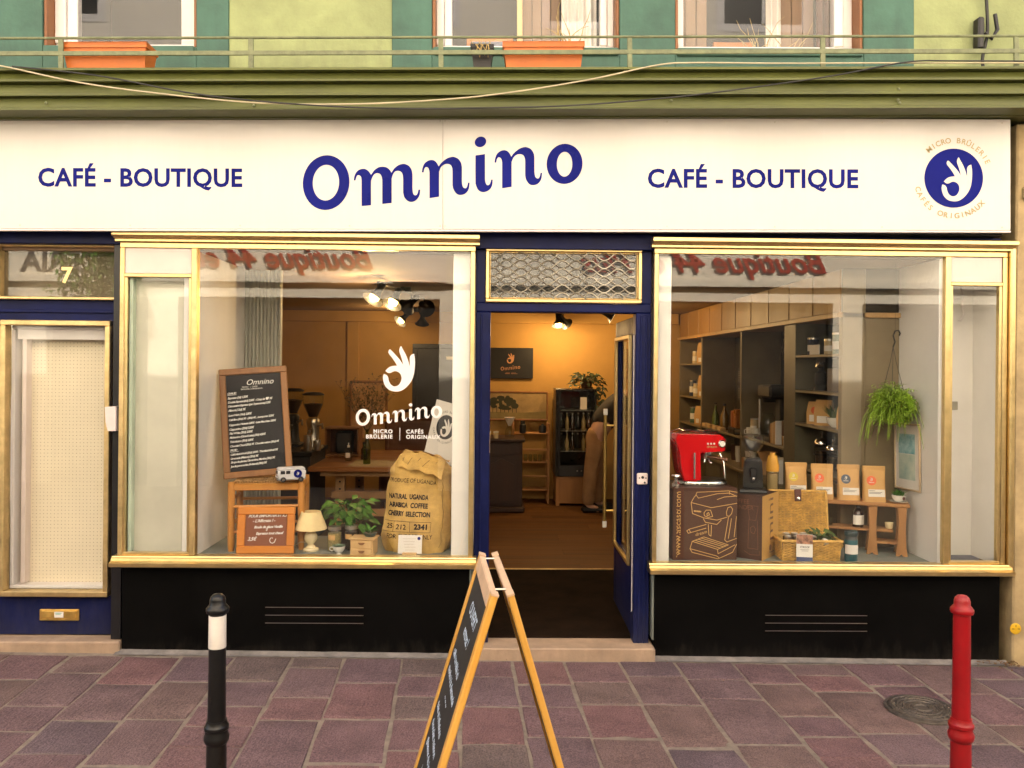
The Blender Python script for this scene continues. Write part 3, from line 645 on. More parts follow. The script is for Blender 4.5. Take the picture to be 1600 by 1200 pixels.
jb = thing('junction_box', 'small square junction box on the ochre pilaster', 'junction box', (3.235, -.036, 2.86)); box('lid', mat('box_beige', (.42, .34, .2), .6), jb, -.035, -.03, -.03, .06, 0, .045, .005)
cb = thing('cable_clamp', 'black insulated cable clamp high on the green wall', 'cable clamp', (2.98, .06, 3.74)); box('clamp', BLACKPL, cb, -.022, -.04, .04, .018, .03, .24, .01); MB().tube([(.02, -.03, .14), (.06, -.04, .10), (.10, -.03, .16), (.09, -.02, .26)], .012, 8).build('loop', BLACKPL, cb)
dp = thing('drain_pipe', 'grey drain pipe at the edge of the ochre pilaster', 'pipe', (3.345, -.07, -.03)); MB().lathe([(.04, 0), (.04, .9), (.047, .9), (.047, .95), (.038, .95), (.038, 2.4)], 16).build('pipe', PIPE, dp)
yd = thing('survey_marker', 'round yellow metal marker low on the pilaster', 'marker', (3.185, -.036, .195)); b = MB().lathe([(.034, 0), (.034, .004), (.03, .006), (.006, .006), (.005, .010), (.0005, .010)], 24); b.xf(Matrix.Rotation(R(90), 4, 'X')); b.build('disc', YELLOWDISC, yd); b = MB(); strokes(b, FACE(0, -.0065, 0), [[(-.024, 0), (-.012, 0)], [(.012, 0), (.024, 0)], [(0, .012), (0, .024)]], .004); b.build('cross_marks', BLACKPL, yd)

# ---------------------------------------------------------------- the long white sign
sign = thing('shop_sign', 'long white shop sign with navy word mark above the windows', 'sign', (0, -.09, 2.597)); sign.rotation_euler.y = -R(.55)
SL, SR, SH = -3.9, 3.083, .672
box('panel', WHITE, sign, SL, -.03, 0, -.3455, 0, SH, .001); box('panel', WHITE, sign, -.3447, -.03, 0, SR, 0, SH, .003)
box('bottom_edge', PVC, sign, SL, -.034, -.014, SR, .0, -.002, .002)
F = FACE(0, -.031, 0)
b = MB(); add_omnino(b, F, -1.178, .492, .337, .0015); wm = b.build('word_mark', NAVY_INK, sign, ang=0); wm['label'] = 'large navy serif word rising to the right'
b = MB(); M0 = FACE(-2.742, -.0315, .253); add_text(b, M0, 'CAFÉ - BOUTIQUE', fit=1.205, size=.150, bold=.0042, space=1.05); b.build('lettering', NAVY_INK, sign, ang=0, fix=False)
b = MB(); M0 = FACE(.884, -.0315, .256); add_text(b, M0, 'CAFÉ - BOUTIQUE', fit=1.272, size=.155, bold=.0042, space=1.05); b.build('lettering', NAVY_INK, sign, ang=0, fix=False)
cxl, czl, rl = 2.735, .315, .178
b = MB(); b.prism(ellipse(cxl, czl, rl, rl, 0, 64), 0, .0015, F); rb = b.build('round_badge', NAVY_INK, sign, ang=0)
b = MB(); add_hand(b, FACE(0, -.0328, 0), cxl + .018, czl - .008, .265, .001); b.build('hand_emblem', WHITE, rb, ang=0)
b = MB(); arc_text(b, F, 'MICRO BRÛLERIE', cxl, czl, .212, 131, 26, .046, bold=.0007); arc_text(b, F, 'CAFÉS ORIGINAUX', cxl, czl, .243, 197, 318, .046, True, bold=.0007); b.build('ring_lettering', GOLDINK, sign, ang=0, fix=False)
b = MB()
for xx in (-2.85, -2.2, -1.55, -.9, -.36, -.33, .35, 1.0, 1.65, 2.3, 3.03):
    for zz in (.648, .02): m0 = b.mark(); b.lathe([(.005, 0), (.005, .002), (.0005, .003)], 8); b.xf(Matrix.Translation((xx, -.03, zz)) @ Matrix.Rotation(R(90), 4, 'X'), m0)
b.build('screw_heads', STEEL, sign, kind='stuff')
box('sign_backing', DARK, house, SL, -.085, 2.60, 3.05, .1, 3.28, 0)
box('lintel', BLUE, house, -3.32, .0, 2.500, 3.1, .09, 2.598, .004)

# ---------------------------------------------------------------- the two display bays
def sill_profile(zs):       # (y,z) stepped gold moulding
    return [(.03, zs), (-.045, zs), (-.048, zs - .005), (-.058, zs - .010), (-.062, zs - .025), (-.085, zs - .030), (-.092, zs - .033), (-.092, zs - .055), (-.080, zs - .060), (.03, zs - .060)]
HEAD = [(.03, 2.511), (-.040, 2.511), (-.044, 2.515), (-.044, 2.526), (-.060, 2.530), (-.064, 2.537), (-.085, 2.540), (-.090, 2.546), (-.090, 2.566), (-.084, 2.571), (.03, 2.571)]
ALX = Matrix(((0, 0, 1, 0), (1, 0, 0, 0), (0, 1, 0, 0), (0, 0, 0, 1)))
def bay(x0, x1, zs, nx0, nx1, mx, label):
    """x0..x1 frame, nx0..nx1 narrow side light, mx main pane range"""
    riser = box('stall_riser', BLACK, house, x0 + .02, .0, -.06, x1 - .02, .16, zs - .061, .004)
    riser['label'] = label + ' black painted stall riser'
    bw = box('display_window', GOLD, house, x0, -.02, 2.478, x1, .02, 2.5095, .003)
    bw['label'] = label + ' gold framed display window'
    MB().prism(sill_profile(zs), x0 - .02, x1 + .02, ALX).build('sill', GOLD, bw, ang=25)
    MB().prism(HEAD, x0 - .02, x1 + .025, ALX).build('head_moulding', GOLD, bw, ang=25)
    for (a, c) in ((x0, x0 + .028), (x1 - .030, x1)): box('frame_stile', GOLD2 if a < -1 else GOLD, bw, a, -.022, zs, c, .03, 2.478, .004)
    box('mullion', GOLD2 if nx0 < 0 else GOLD, bw, mx, -.028, zs, mx + .034, .03, 2.478, .004)
    box('frame_rail', GOLD, bw, nx0, -.024, 2.300, nx1, .02, 2.322, .003)
    for (a, c) in ((nx0, nx0 + .018), (nx1 - .018, nx1)): box('frame_stile', GOLD, bw, a, -.018, zs + .018, c, .02, 2.300, .003)
    box('frame_rail', GOLD, bw, nx0, -.018, zs, nx1, .02, zs + .018, .003)
    box('top_panel', PANELW, bw, nx0, -.012, 2.322, nx1, .012, 2.476, .002)
    MB().box(nx0 + .018, -.004, zs + .018, nx1 - .018, .002, 2.30).build('side_pane', GLASS, bw, ang=0)
    a, c = (mx + .034, x1 - .030) if nx0 < mx else (x0 + .028, mx)
    pane = MB().box(a, -.006, zs, c, .0, 2.478).build('main_pane', GLASS, bw, ang=0)
    return riser, bw, pane
Lr, Lw, Lp = bay(-2.305, -.150, .612, -2.277, -1.872, -1.872, 'street door side')
Rr, Rw, Rp = bay(.945, 3.130, .585, 2.775, 3.098, 2.741, 'pilaster side')
box('corner_return', GOLD, Rw, 3.133, -.05, .53, 3.168, .05, 2.571, .008)
for rs, a, c, z in ((Lr, -1.413, -.816, .24), (Rr, 1.652, 2.283, .205)):
    for k in (-1, 0, 1):
        box('vent_slot', BLACK, rs, a, -.002, z + k * .048 - .008, c, .002, z + k * .048 + .006, 0)
        box('vent_lip', STEEL, rs, a, -.006, z + k * .048 + .006, c, .0, z + k * .048 + .0088, 0)
# left narrow light: grey green backing board, side strip of pale green glass edge
box('backing_board', PANELG, Lw, -2.24, .05, .60, -1.86, .06, 2.32, 0)
box('edge_strip', mat('pale_green', (.52, .62, .50), .4), Lw, -2.255, .006, .63, -2.235, .05, 2.30, 0)
box('backing_board', PLASTER, Rw, 2.775, .30, .57, 3.12, .31, 2.5, 0)
box('niche_wall', PLASTER, Rw, 3.10, .03, .57, 3.12, .30, 2.5, 0)
box('grey_plate', mat('grey_plate', (.34, .32, .26), .5), Rw, 2.94, .292, 1.52, 3.0, .299, 1.575, .002)
b = MB().tube([(3.0, .27, 2.32), (3.005, .25, 2.25), (2.99, .24, 2.20), (3.01, .25, 2.14), (2.985, .25, 2.10)], .006, 6); b.build('loose_wire', PVC, Rw)
# white decals on the large left pane
FD = FACE(0, -.0072, 0); DECW = mat('decal_white', (.80, .78, .78), .5, var=.02)
dec = MB(); add_hand(dec, FD, -.612, 1.757, .278, .0004); dc = dec.build('hand_decal', DECW, Lw, ang=0, fix=False); dc['label'] = 'white hand emblem stuck on the glass'
dec = MB(); add_omnino(dec, FD, -.873, -.346, 1.478, .0004); dc = dec.build('word_decal', DECW, Lw, ang=0, fix=False)
dec = MB()
for s_, xx, zz, al in (('MICRO', -.648, 1.363, 'RIGHT'), ('BRÛLERIE', -.648, 1.331, 'RIGHT'), ('CAFÉS', -.565, 1.363, 'LEFT'), ('ORIGINAUX', -.565, 1.331, 'LEFT')):
    dec = MB(); add_text(dec, FACE(xx, -.0076, zz), s_, size=.0325, bold=.001, align=al, space=1.22); dec.build('small_lettering', DECW, Lw, ang=0, fix=False)
dec = MB(); strokes(dec, FACE(0, -.0070, 0), [[(-.603, 1.322), (-.603, 1.395)]], .0035)
dec.build('decal_bar', DECW, Lw, ang=0, fix=False)

# ---------------------------------------------------------------- shop doorway
df = box('door_frame', BLUE, house, -.148, .045, .06, -.055, .16, 2.115, .006); df['label'] = 'dark blue wooden frame round the open doorway'
box('jamb', BLUE, df, .845, .045, .06, .942, .16, 2.115, .006)
for xx in (-.118, .905, .872): box('jamb_bead', BLUE, df, xx, .038, .07, xx + .012, .05, 2.10, .003)
box('head', BLUE, df, -.148, .045, 2.115, .942, .16, 2.172, .006); box('head', BLUE, df, -.148, .045, 2.512, .942, .16, 2.585, .006)
box('transom_stile', BLUE, df, -.148, .05, 2.172, -.088, .16, 2.512, .004); box('transom_stile', BLUE, df, .878, .05, 2.172, .942, .16, 2.512, .004)
frame4('transom_frame', GOLD, df, -.088, 2.174, .878, 2.510, .022, .025, .07)
frame4('transom_frame', GOLD2, df, -.066, 2.196, .856, 2.488, .010, .045, .08)
MB().box(-.06, .060, 2.20, .85, .065, 2.485).build('transom_pane', GLASS, df, ang=0)
gr = MB()
for k in range(6):
    zc = 2.212 + k * .050; ph = (k % 2) * PI
    for sg in (0, PI):
        pts = [(-.056 + i * .0115, .050 + .003 * math.sin(i * .7), zc + .024 * math.sin((-.056 + i * .0115) * 2 * PI / .172 + ph + sg)) for i in range(79)]
        gr.tube(pts, .0045, 5)
gr.build('wavy_grille', mat('grille_metal', (.34, .31, .25), .4, metal=.6), df)
box('transom_backing', SHOPDK, df, -.08, .135, 2.18, .87, .145, 2.51, 0)
box('lock_plate', PINKWHITE, df, .858, .026, 1.055, .925, .045, 1.125, .006)
b = MB(); 
for (xx, zz, rr) in ((.892, 1.10, .009), (.872, 1.096, .004), (.912, 1.096, .004), (.905, 1.068, .006)): m0 = b.mark(); b.lathe([(rr, 0), (rr, .003), (.0005, .003)], 10); b.xf(Matrix.Translation((xx, .026, zz)) @ Matrix.Rotation(R(90), 4, 'X'), m0)
b.build('key_holes', BLACKPL, df, kind='stuff')
box('white_seam_strip', PVC, df, .840, .095, .25, .8445, .101, 1.98, 0)  # thin white strip added for the pale seam along the door edge
box('strike_plate', PINEP, df, -.056, .06, 1.24, -.0535, .10, 1.37, 0)
box('threshold', SANDST, house, -.135, -.06, -.06, .965, .14, .070, .008)
# the open leaf, hinged on the right and swung inside
dl = box('shop_door', BLUE, house, .848, .115, .085, .893, .205, 2.10, .004); dl['label'] = 'glazed blue door swung open into the cafe'
box('door_stile', BLUE, dl, .848, .865, .085, .893, .955, 2.10, .004); box('door_rail', BLUE, dl, .848, .205, 1.985, .893, .865, 2.10, .004); box('kick_panel', BLUE, dl, .848, .205, .085, .893, .865, .52, .004)
for (y0, z0, y1, z1) in ((.20, .51, .23, 1.99), (.84, .51, .87, 1.99), (.23, .51, .84, .54), (.23, 1.96, .84, 1.99)): box('gold_bead', GOLD, dl, .826, y0, z0, .850, y1, z1, .005)
MB().box(.868, .23, .54, .873, .84, 1.96).build('door_pane', GLASS, dl, ang=0)
hd = MB().tube([(.765, .86, .65), (.765, .86, 1.46)], .013, 12).build('pull_handle', HANDLEB, dl)
for (z0, z1) in ((.63, .675), (1.435, 1.48)): box('handle_end', CHINA, hd, .750, .845, z0, .780, .875, z1, .003)
for z in (.75, 1.36): MB().tube([(.765, .86, z), (.85, .86, z)], .008, 8).build('handle_bracket', BRASS, hd)
# ---------------------------------------------------------------- street door number 7 on the left
sdo = box('street_door', BLUE, house, -3.32, .10, .09, -2.39, .16, .345, .004); sdo['label'] = 'dark blue house door with gold framed glazed panel'
box('door_rail', BLUE, sdo, -3.32, .10, 2.03, -2.36, .16, 2.165, .004); box('door_rail', BLUE, sdo, -3.20, .088, 2.085, -2.36, .10, 2.105, .003)
box('door_stile', BLUE, sdo, -3.32, .10, .345, -3.06, .16, 2.03, .004); box('door_stile', BLUE, sdo, -2.395, .10, .09, -2.36, .16, 2.03, .004)
frame4('gold_frame', GOLD2, sdo, -3.062, .338, -2.392, 2.036, .032, .045, .12)
MB().box(-3.03, .098, .37, -2.42, .103, 2.0).build('door_pane', GLASS2, sdo, ang=0)
frame4('inner_frame', PVC, sdo, -3.03, .37, -2.424, 2.004, .022, .115, .20)
box('inner_strip', PANELW, sdo, -2.975, .14, .40, -2.95, .22, 2.0, 0); box('header_strip', PVC, sdo, -3.0, .13, 1.92, -2.44, .15, 2.0, 0)
box('pegboard', dots_mat('pegboard', (.74, .66, .50), (.36, .29, .20), .0225, .13), sdo, -3.02, .20, .37, -2.42, .21, 2.0, 0)
ls = box('letter_slot', BRASS, sdo, -2.828, .085, .180, -2.587, .10, .250, .004)
box('flap', BRASS, ls, -2.815, .078, .200, -2.60, .086, .243, .003); box('name_sticker', PAPER, ls, -2.73, .0745, .203, -2.675, .0775, .238, 0)
b = MB(); strokes(b, FACE(-2.722, -.0738 + .148, .23), [[(0, 0), (.036, 0)], [(0, -.006), (.03, -.006)]], .003); b.build('name_print', mat('green_print', (.08, .4, .3), .6), ls, fix=False, ang=0)
tr = box('door_transom', GOLD2, sdo, -3.2, .06, 2.165, -2.36, .13, 2.182, .003); box('transom_bar', GOLD2, sdo, -3.2, .06, 2.49, -2.36, .13, 2.502, .003); box('transom_bar', GOLD2, sdo, -3.2, .06, 2.18, -3.085, .13, 2.49, .003)
MB().box(-3.085, .115, 2.182, -2.34, .120, 2.49).build('transom_pane', GLASS, sdo, ang=0)
box('transom_room', mat('transom_dark', (.16, .12, .07), .6), sdo, -3.2, .20, 2.1, -2.2, .22, 2.6, 0)
b = MB(); add_text(b, FACE(-2.728, .1135, 2.275), '7', size=.135, bold=.004); b.build('house_number', GOLD, sdo, ang=0, fix=False)
box('dark_cheek', BLKDOOR, house, -2.358, .02, .09, -2.300, .14, 2.5, 0)
box('door_step', SANDST, house, -3.4, -.02, -.06, -2.29, .16, .085, .008)
box('recess_wall', BLKDOOR, house, -2.36, .165, 0, -2.20, .2, 2.6, 0)
ic = thing('intercom', 'small pinkish white intercom box beside the gold window frame', 'intercom', (-2.352, .02, 1.44)); MB().prism([(-.032, .07), (.034, .075), (.034, -.075), (-.012, -.075), (-.026, -.02)], -.02, .05, FACE(0, 0, 0)).build('housing', PINKWHITE, ic, ang=30)

# ================================================================== inside the cafe
FZ = .075
floor_ = struct(MB().box(-3.0, 1.905, -.2, 2.9, 5.7, FZ - .008).build('floor', mat('floor_gap', (.01, .006, .003), .9), ang=0))
y_ = 1.908
while y_ < 5.6:                                                     # boards laid across the room
    x_ = -3.0 - rnd.random() * 1.2
    while x_ < 2.75:
        l_ = 1.45; x0, x1 = max(x_, -2.94), min(x_ + l_, 2.9)
        if x1 - x0 > .05: MB().box(x0 + .001, y_, FZ - .02, x1 - .001, y_ + .176, FZ, .0015).build('floor_board', FLOORW, floor_, ang=30)
        x_ += l_
    y_ += .1785
struct(MB().box(-3.0, .14, -.2, 2.9, 1.900, FZ - .012).build('floor_entry', FLOORW, ang=0))
dm = MB().box(-.14, .145, .05, 1.02, 1.885, FZ - .002, .004).build('door_mat', MATB); tag(dm, 'dark brown coir mat filling the floor inside the doorway', 'door mat')
es = MB().box(-.14, 1.8865, .055, 1.02, 1.904, FZ + .006, .003).build('edge_strip', GOLD2); tag(es, 'thin brass strip between dark mat and wooden floor', 'floor strip')
struct(MB().box(-3.0, 5.62, -.1, 2.9, 5.75, 2.6).build('wall_back', WALLIN, ang=0))
struct(MB().box(-3.1, .5, -.1, -2.95, 5.7, 2.6).build('wall_left', WALLIN, ang=0))
struct(MB().box(2.74, .66, -.1, 2.9, 5.7, 2.6).build('wall_right', WALLIN, ang=0))
struct(MB().box(-3.1, .10, 2.47, 2.9, 5.7, 2.60).build('ceiling', CEILIN, ang=0))
MB().box(-2.95, 5.55, 2.33, 2.3, 5.62, 2.47, .004).build('picture_rail', WALLIN, bpy.data.objects['wall_back'])
MB().box(-1.95, 5.585, FZ, -1.80, 5.62, 2.33, .004).build('pilaster_strip', WALLIN, bpy.data.objects['wall_back'])
# display decks and the white niche walls at their ends
DZL, DZR = .598, .572
DECK = mat('deck_bluegrey', (.20, .225, .20), .55, var=.15, scale=5)
for (a, c, z, l) in ((-1.90, -.16, DZL, 'blue grey display shelf under the coffee sack and lamp'), (.955, 2.76, DZR, 'blue grey display shelf behind the window with the red machine')):
    tag(MB().box(a, .008, .1, c, .66, z, .004).build('display_deck', DECK), l, 'display shelf')
def nich(a, y0, c, y1, z0=.5, nm='niche_wall'): return struct(MB().box(a, y0, z0, c, y1, 2.4695, .004).build(nm, PLASTER))
nich(-1.93, .012, -1.853, .985); nich(-.288, .035, -.160, .55); nich(.957, .035, 1.062, .55); nich(2.722, .012, 2.772, .66)
def ribs(label, x0, x1, y, z0, n):
    t = thing('ribbed_panel', label, 'ribbed panel', ((x0 + x1) / 2, y, z0)); w_ = (x1 - x0) / n
    for k in range(n):
        b = MB(); b.prism([(w_ * .46 * math.cos(R(a)), -.022 * math.sin(R(a))) for a in range(0, 181, 30)], 0, 2.46 - z0); b.xf(Matrix.Translation((x0 + (k + .5) * w_ - (x0 + x1) / 2, 0, 0))); b.build('rib', RIBS, t)
    box('backing', RIBS, t, -(x1 - x0) / 2, 0, 0, (x1 - x0) / 2, .01, 2.46 - z0, 0)
ribs('grey green ribbed shutter panel beside the menu chalkboard', -1.853, -1.585, .985, .09, 10)
ribs('grey green ribbed shutter panel behind the hanging plant', 2.475, 2.722, .675, .09, 9)

# ---------------------------------------------------------------- spot lamps under the ceiling
def spot_head(t, p, d, lit, k=1.0, power=9):
    p, d = Vector(p), Vector(d).normalized()
    M = Matrix.Translation(p) @ d.to_track_quat('Z', 'Y').to_matrix().to_4x4()
    b = MB().lathe([(.001, -.075), (.020, -.075), (.024, -.068), (.024, -.01), (.030, .012), (.055, .050), (.070, .062), (.069, .064), (.052, .048), (.026, .012), (.001, .010)], 18)
    b.xf(M @ Matrix.Scale(k, 4)); h = b.build('spot_head', HAMMER, t)
    b = MB().lathe([(.001, .012), (.022, .016), (.034, .034), (.030, .052), (.001, .060)], 14).xf(M @ Matrix.Scale(k, 4)); b.build('bulb', BULB if lit else STEEL, h)
    b = MB().tube([p + Vector((0, 0, .02)), (p.x, p.y, 2.43 - t.location.z)], .006, 6); b.build('stem', HAMMER, h)
    if lit:
        ld = bpy.data.lights.new('spot_light', 'POINT'); ld.energy = power; ld.color = (1, .66, .30); ld.shadow_soft_size = .03
        lo = bpy.data.objects.new('spot_light', ld); COL.objects.link(lo); lo.parent = t; lo.location = p + d * .11 * k
def track(label, a, c, heads):
    t = thing('ceiling_spot_track', label, 'spotlight', (a[0], a[1], 2.47)); e = Vector((c[0] - a[0], c[1] - a[1], 0))
    MB().tube([(0, 0, -.04), (e.x, e.y, -.04)], .010, 8).build('bar', HAMMER, t)
    MB().lathe([(.05, -.045), (.05, 0)], 16, (e.x * .55, e.y * .55, 0)).build('ceiling_plate', HAMMER, t)
    for (f, d, lit, pw) in heads: spot_head(t, (e.x * f, e.y * f, -.12), d, lit, 1.25, pw)
track('black ceiling bar with four spot lamps, two of them lit', (-.96, 1.45), (-.73, 2.95), [(.0, (-.45, -.5, -.85), 1, 3.6), (.33, (-.3, -.55, -.8), 1, 3.6), (.68, (-.6, .5, -.5), 0, 0), (1.0, (.2, .9, -.2), 0, 0)])
track('short black ceiling bar with two small spot lamps deeper inside', (-1.14, 4.85), (-.93, 4.95), [(.0, (-.6, -.5, -.7), 1, 4), (1.0, (-.1, .4, -.9), 0, 0)])
track('black ceiling spotlight glowing against the ochre wall above doorway view', (.70, 5.05), (.78, 5.10), [(.2, (.05, -.35, -1), 1, 9), (1.0, (.5, .6, -.6), 0, 0)])
t2 = thing('ceiling_spot', 'ceiling spot seen from behind by the open door top, its light added', 'spotlight', (1.22, 4.3, 2.47)); spot_head(t2, (0, 0, -.10), (.9, -.12, -.5), 1, 1.1, 7)  # unlit fixture; its light is added to make the shelving cabinets glow

# ---------------------------------------------------------------- things on the left deck
Z = DZL
# rush seated stool
st = thing('rush_stool', 'low wooden stool with woven rush seat carrying the menu board', 'stool', (-1.49, .36, Z), R(8))
hw, hd_, sh = .215, .16, .43
for sx in (-1, 1):
    for sy in (-1, 1): MB().lathe([(.017, 0), (.022, .05), (.023, sh - .02), (.020, sh + .005)], 10, (sx * hw, sy * hd_, 0)).build('leg', STOOLW, st)
for zz in (.12, .28):
    for sy in (-1, 1): MB().tube([(-hw, sy * hd_, zz), (hw, sy * hd_, zz)], .010, 8).build('stretcher', STOOLW, st)
    for sx in (-1, 1): MB().tube([(sx * hw, -hd_, zz + .04), (sx * hw, hd_, zz + .04)], .010, 8).build('stretcher', STOOLW, st)
for (a, c, e, g) in ((-hw, -hd_ - .012, hw, -hd_ + .012), (-hw, hd_ - .012, hw, hd_ + .012), (-hw - .012, -hd_, -hw + .012, hd_), (hw - .012, -hd_, hw + .012, hd_)): box('seat_rail', STOOLW, st, a, c, sh - .05, e, g, sh - .005, .005)
b = MB()
for k in range(26):
    t = -1 + 2 * (k + .5) / 26
    b.tube([(-hw + .01, t * hd_, sh), (-hw * abs(t) * .98, t * hd_, sh + .006)], .0065, 5); b.tube([(hw - .01, t * hd_, sh), (hw * abs(t) * .98, t * hd_, sh + .006)], .0065, 5)
    b.tube([(t * hw, -hd_ + .01, sh), (t * hw, -hd_ * abs(t) * .98, sh + .006)], .0085, 5); b.tube([(t * hw, hd_ - .01, sh), (t * hw, hd_ * abs(t) * .98, sh + .006)], .0085, 5)
b.build('rush_seat', RUSH, st, kind='stuff')
# menu board
def framed_board(name, label, cat, loc, w_, h_, fw_, mf, mb_, rot=(0, 0, 0), th=.022):
    t = thing(name, label, cat, loc); t.rotation_euler = rot
    frame4('frame_bar', mf, t, -w_ / 2, 0, w_ / 2, h_, fw_, -th, 0, .005)
    box('board', mb_, t, -w_ / 2 + fw_ * .8, -.010, fw_ * .8, w_ / 2 - fw_ * .8, -.004, h_ - fw_ * .8, 0)
    return t
mbd = framed_board('menu_chalkboard', 'tall walnut framed chalkboard with handwritten drinks menu on the stool', 'chalkboard', (-1.555, .33, Z + sh + .02), .43, .715, .042, WALNUT, CHALK, (-R(9), -R(4.2), R(12)))
b = MB(); MF = FACE(0, -.0112, 0)
add_text(b, MF @ Matrix.Translation((-.05, .602, 0)), 'Omnino', size=.052, shear=.35)
add_text(b, MF @ Matrix.Translation((-.075, .585, 0)), 'MICRO   |  CAFÉS', size=.013); add_text(b, MF @ Matrix.Translation((-.082, .571, 0)), 'BRÛLERIE | ORIGINAUX', size=.013)
menu = [('CHAUD', .546, .019), ('Espresso (3cl) 1,50€', .515, .0215), ('Double Espresso(6cl) 2,50€  - Coup de ♥ 3€', .488, .0205), ('Dégustation Espresso (par 3 personnes) 3,5€', .462, .0205), ('Allongé (12cl) 2€', .434, .0215), ('Long Noir (16cl) 2,80€', .402, .0215), ('Café filtre (20cl) 3€ - (30cl) 4€ ... à emporter 2,20€', .373, .0195), ('Cappuccino Noisette 2,80€ - Latte Macchiato 3,80€', .340, .0195), ('Cappuccino (20cl) 3,20€', .310, .0215), ('Flat White (20cl) 3,50€', .284, .0215), ('Mokaccino (Grand Latte) (30cl) 4,50€', .258, .0205), ('Thé infusion (30cl) 2,80€', .230, .0205), ('Chocolat Chaud (20cl) 3€  Chocolat maison (30cl) 4€', .202, .0195), ('FROID', .176, .019), ('Café infusé à froid (20cl) 3,50€ - Thé infusé à froid 3€', .148, .0195), ('Limonade (Maison) (20cl) 3€', .122, .0205), ('Sirops de plantes, Gingembre, Menthe (20cl) 3€', .098, .0200), ('Jus de pomme bio (Artisanal) (20cl) 3€', .072, .0200)]
for s_, zz, sz in menu: add_text(b, MF @ Matrix.Translation((-.168, zz, 0)) @ Matrix.Rotation(R(2.2), 4, 'Z'), s_, size=sz * .92, shear=.3, bold=.0004, space=.80)
strokes(b, MF, [[(-.168, .541), (-.112, .543)], [(-.168, .171), (-.115, .173)]], .002, .0004)
b.build('chalk_menu', CHALKW, mbd, ang=0, fix=False)
# toy van on the stool
vn = thing('toy_van', 'small silver white toy van with round dark emblem on the stool', 'toy van', (-1.315, .20, Z + sh + .008), R(-64))
b = MB().box(-.038, -.088, .012, .038, .088, .075, .008); b.box(-.036, -.086, .07, .036, .084, .092, .016); b.build('body', mat('toy_silver', (.60, .60, .62), .35, var=.08), vn)
for sx in (-1, 1):
    for yy in (-.055, .055):
        b = MB().lathe([(.014, -.006), (.017, -.003), (.017, .003), (.014, .006)], 16); b.xf(Matrix.Translation((sx * .036, yy, .017)) @ Matrix.Rotation(R(90), 4, 'Y')); wl = b.build('wheel', BLACKPL, vn)
        b = MB().lathe([(.009, -.0066), (.009, .0066)], 12); b.xf(Matrix.Translation((sx * .0362, yy, .017)) @ Matrix.Rotation(R(90), 4, 'Y')); b.build('hub_cap', CHROME, wl)
for (y0, y1) in ((-.072, -.045), (-.038, -.012)): box('side_window', BLKDOOR, vn, .0375, y0, .052, .0392, y1, .072, 0)
for (x0, x1) in ((-.03, -.002), (.002, .03)): box('windscreen', BLKDOOR, vn, x0, -.0895, .052, x1, -.0875, .072, 0)
for sx in (-1, 1): b = MB().lathe([(.007, 0), (.006, .004), (.0005, .005)], 12); b.xf(Matrix.Translation((sx * .026, -.088, .03)) @ Matrix.Rotation(R(90), 4, 'X')); b.build('headlight', CHROME, vn)
box('grille', mat('grey_toy', (.3, .3, .32), .4), vn, -.016, -.0892, .018, .016, -.0878, .048, 0); box('bumper', CHROME, vn, -.037, -.093, .008, .037, -.086, .015, .002)
ME = frame_mtx((.0395, .035, .052), (0, 1, 0), (0, 0, 1)); b = MB(); b.prism(ellipse(0, 0, .026, .026), 0, .0008, ME); em = b.build('round_emblem', NAVY_INK, vn, ang=0); b = MB(); add_hand(b, ME @ Matrix.Translation((0, .002, .001)), 0, .0, .022, .0004); b.build('emblem_hand', PAPER, em, ang=0)
# orange framed small board
ofb = framed_board('price_board', 'orange wooden framed brown board with chalked offer at 3,5 euros', 'chalkboard', (-1.445, .105, Z), .352, .288, .048, ORANGEW, TERRAB, (-R(9), 0, R(3)))
b = MB()
for s_, xx, zz, sz in (('POUR EMPORTER ET ICI', -.112, .222, .0235), ('- L\'Affogato ! -', -.085, .192, .026), ('Boule de glace Vanille', -.075, .155, .022), ('+', -.005, .137, .022), ('Espresso tout chaud', -.062, .116, .022), ('3,5€', -.112, .080, .030)):
    add_text(b, MF @ Matrix.Translation((xx, zz, 0)) @ Matrix.Rotation(R(1.5), 4, 'Z'), s_, size=sz, shear=.35, bold=.0006, space=.92)
strokes(b, MF, [[(.030, .096), (.024, .082), (.030, .068), (.042, .064), (.054, .070), (.062, .090)], [(.036, .098), (.042, .094)]], .004, .0004)
b.build('chalk_writing', CHALKW, ofb, ang=0, fix=False)
# table lamp
lp = thing('table_lamp', 'small cream ceramic table lamp with fabric shade', 'lamp', (-1.185, .20, Z))
MB().lathe([(.048, 0), (.050, .008), (.046, .016), (.030, .022), (.026, .030), (.020, .036), (.020, .042), (.034, .058), (.042, .078), (.040, .098), (.026, .122), (.016, .135), (.015, .15)], 28).build('base', CERAMIC, lp)
MB().lathe([(.100, .138), (.101, .140), (.060, .248), (.058, .248), (.098, .140), (.1, .138)], 36, cap=False).build('shade', SHADE, lp)
MB().tube([(-.03, .03, .006), (-.09, .05, .006), (-.10, .0, .03), (-.06, -.03, .06), (-.03, .01, .05)], .0025, 6).build('flex', CREAMCABLE, lp)
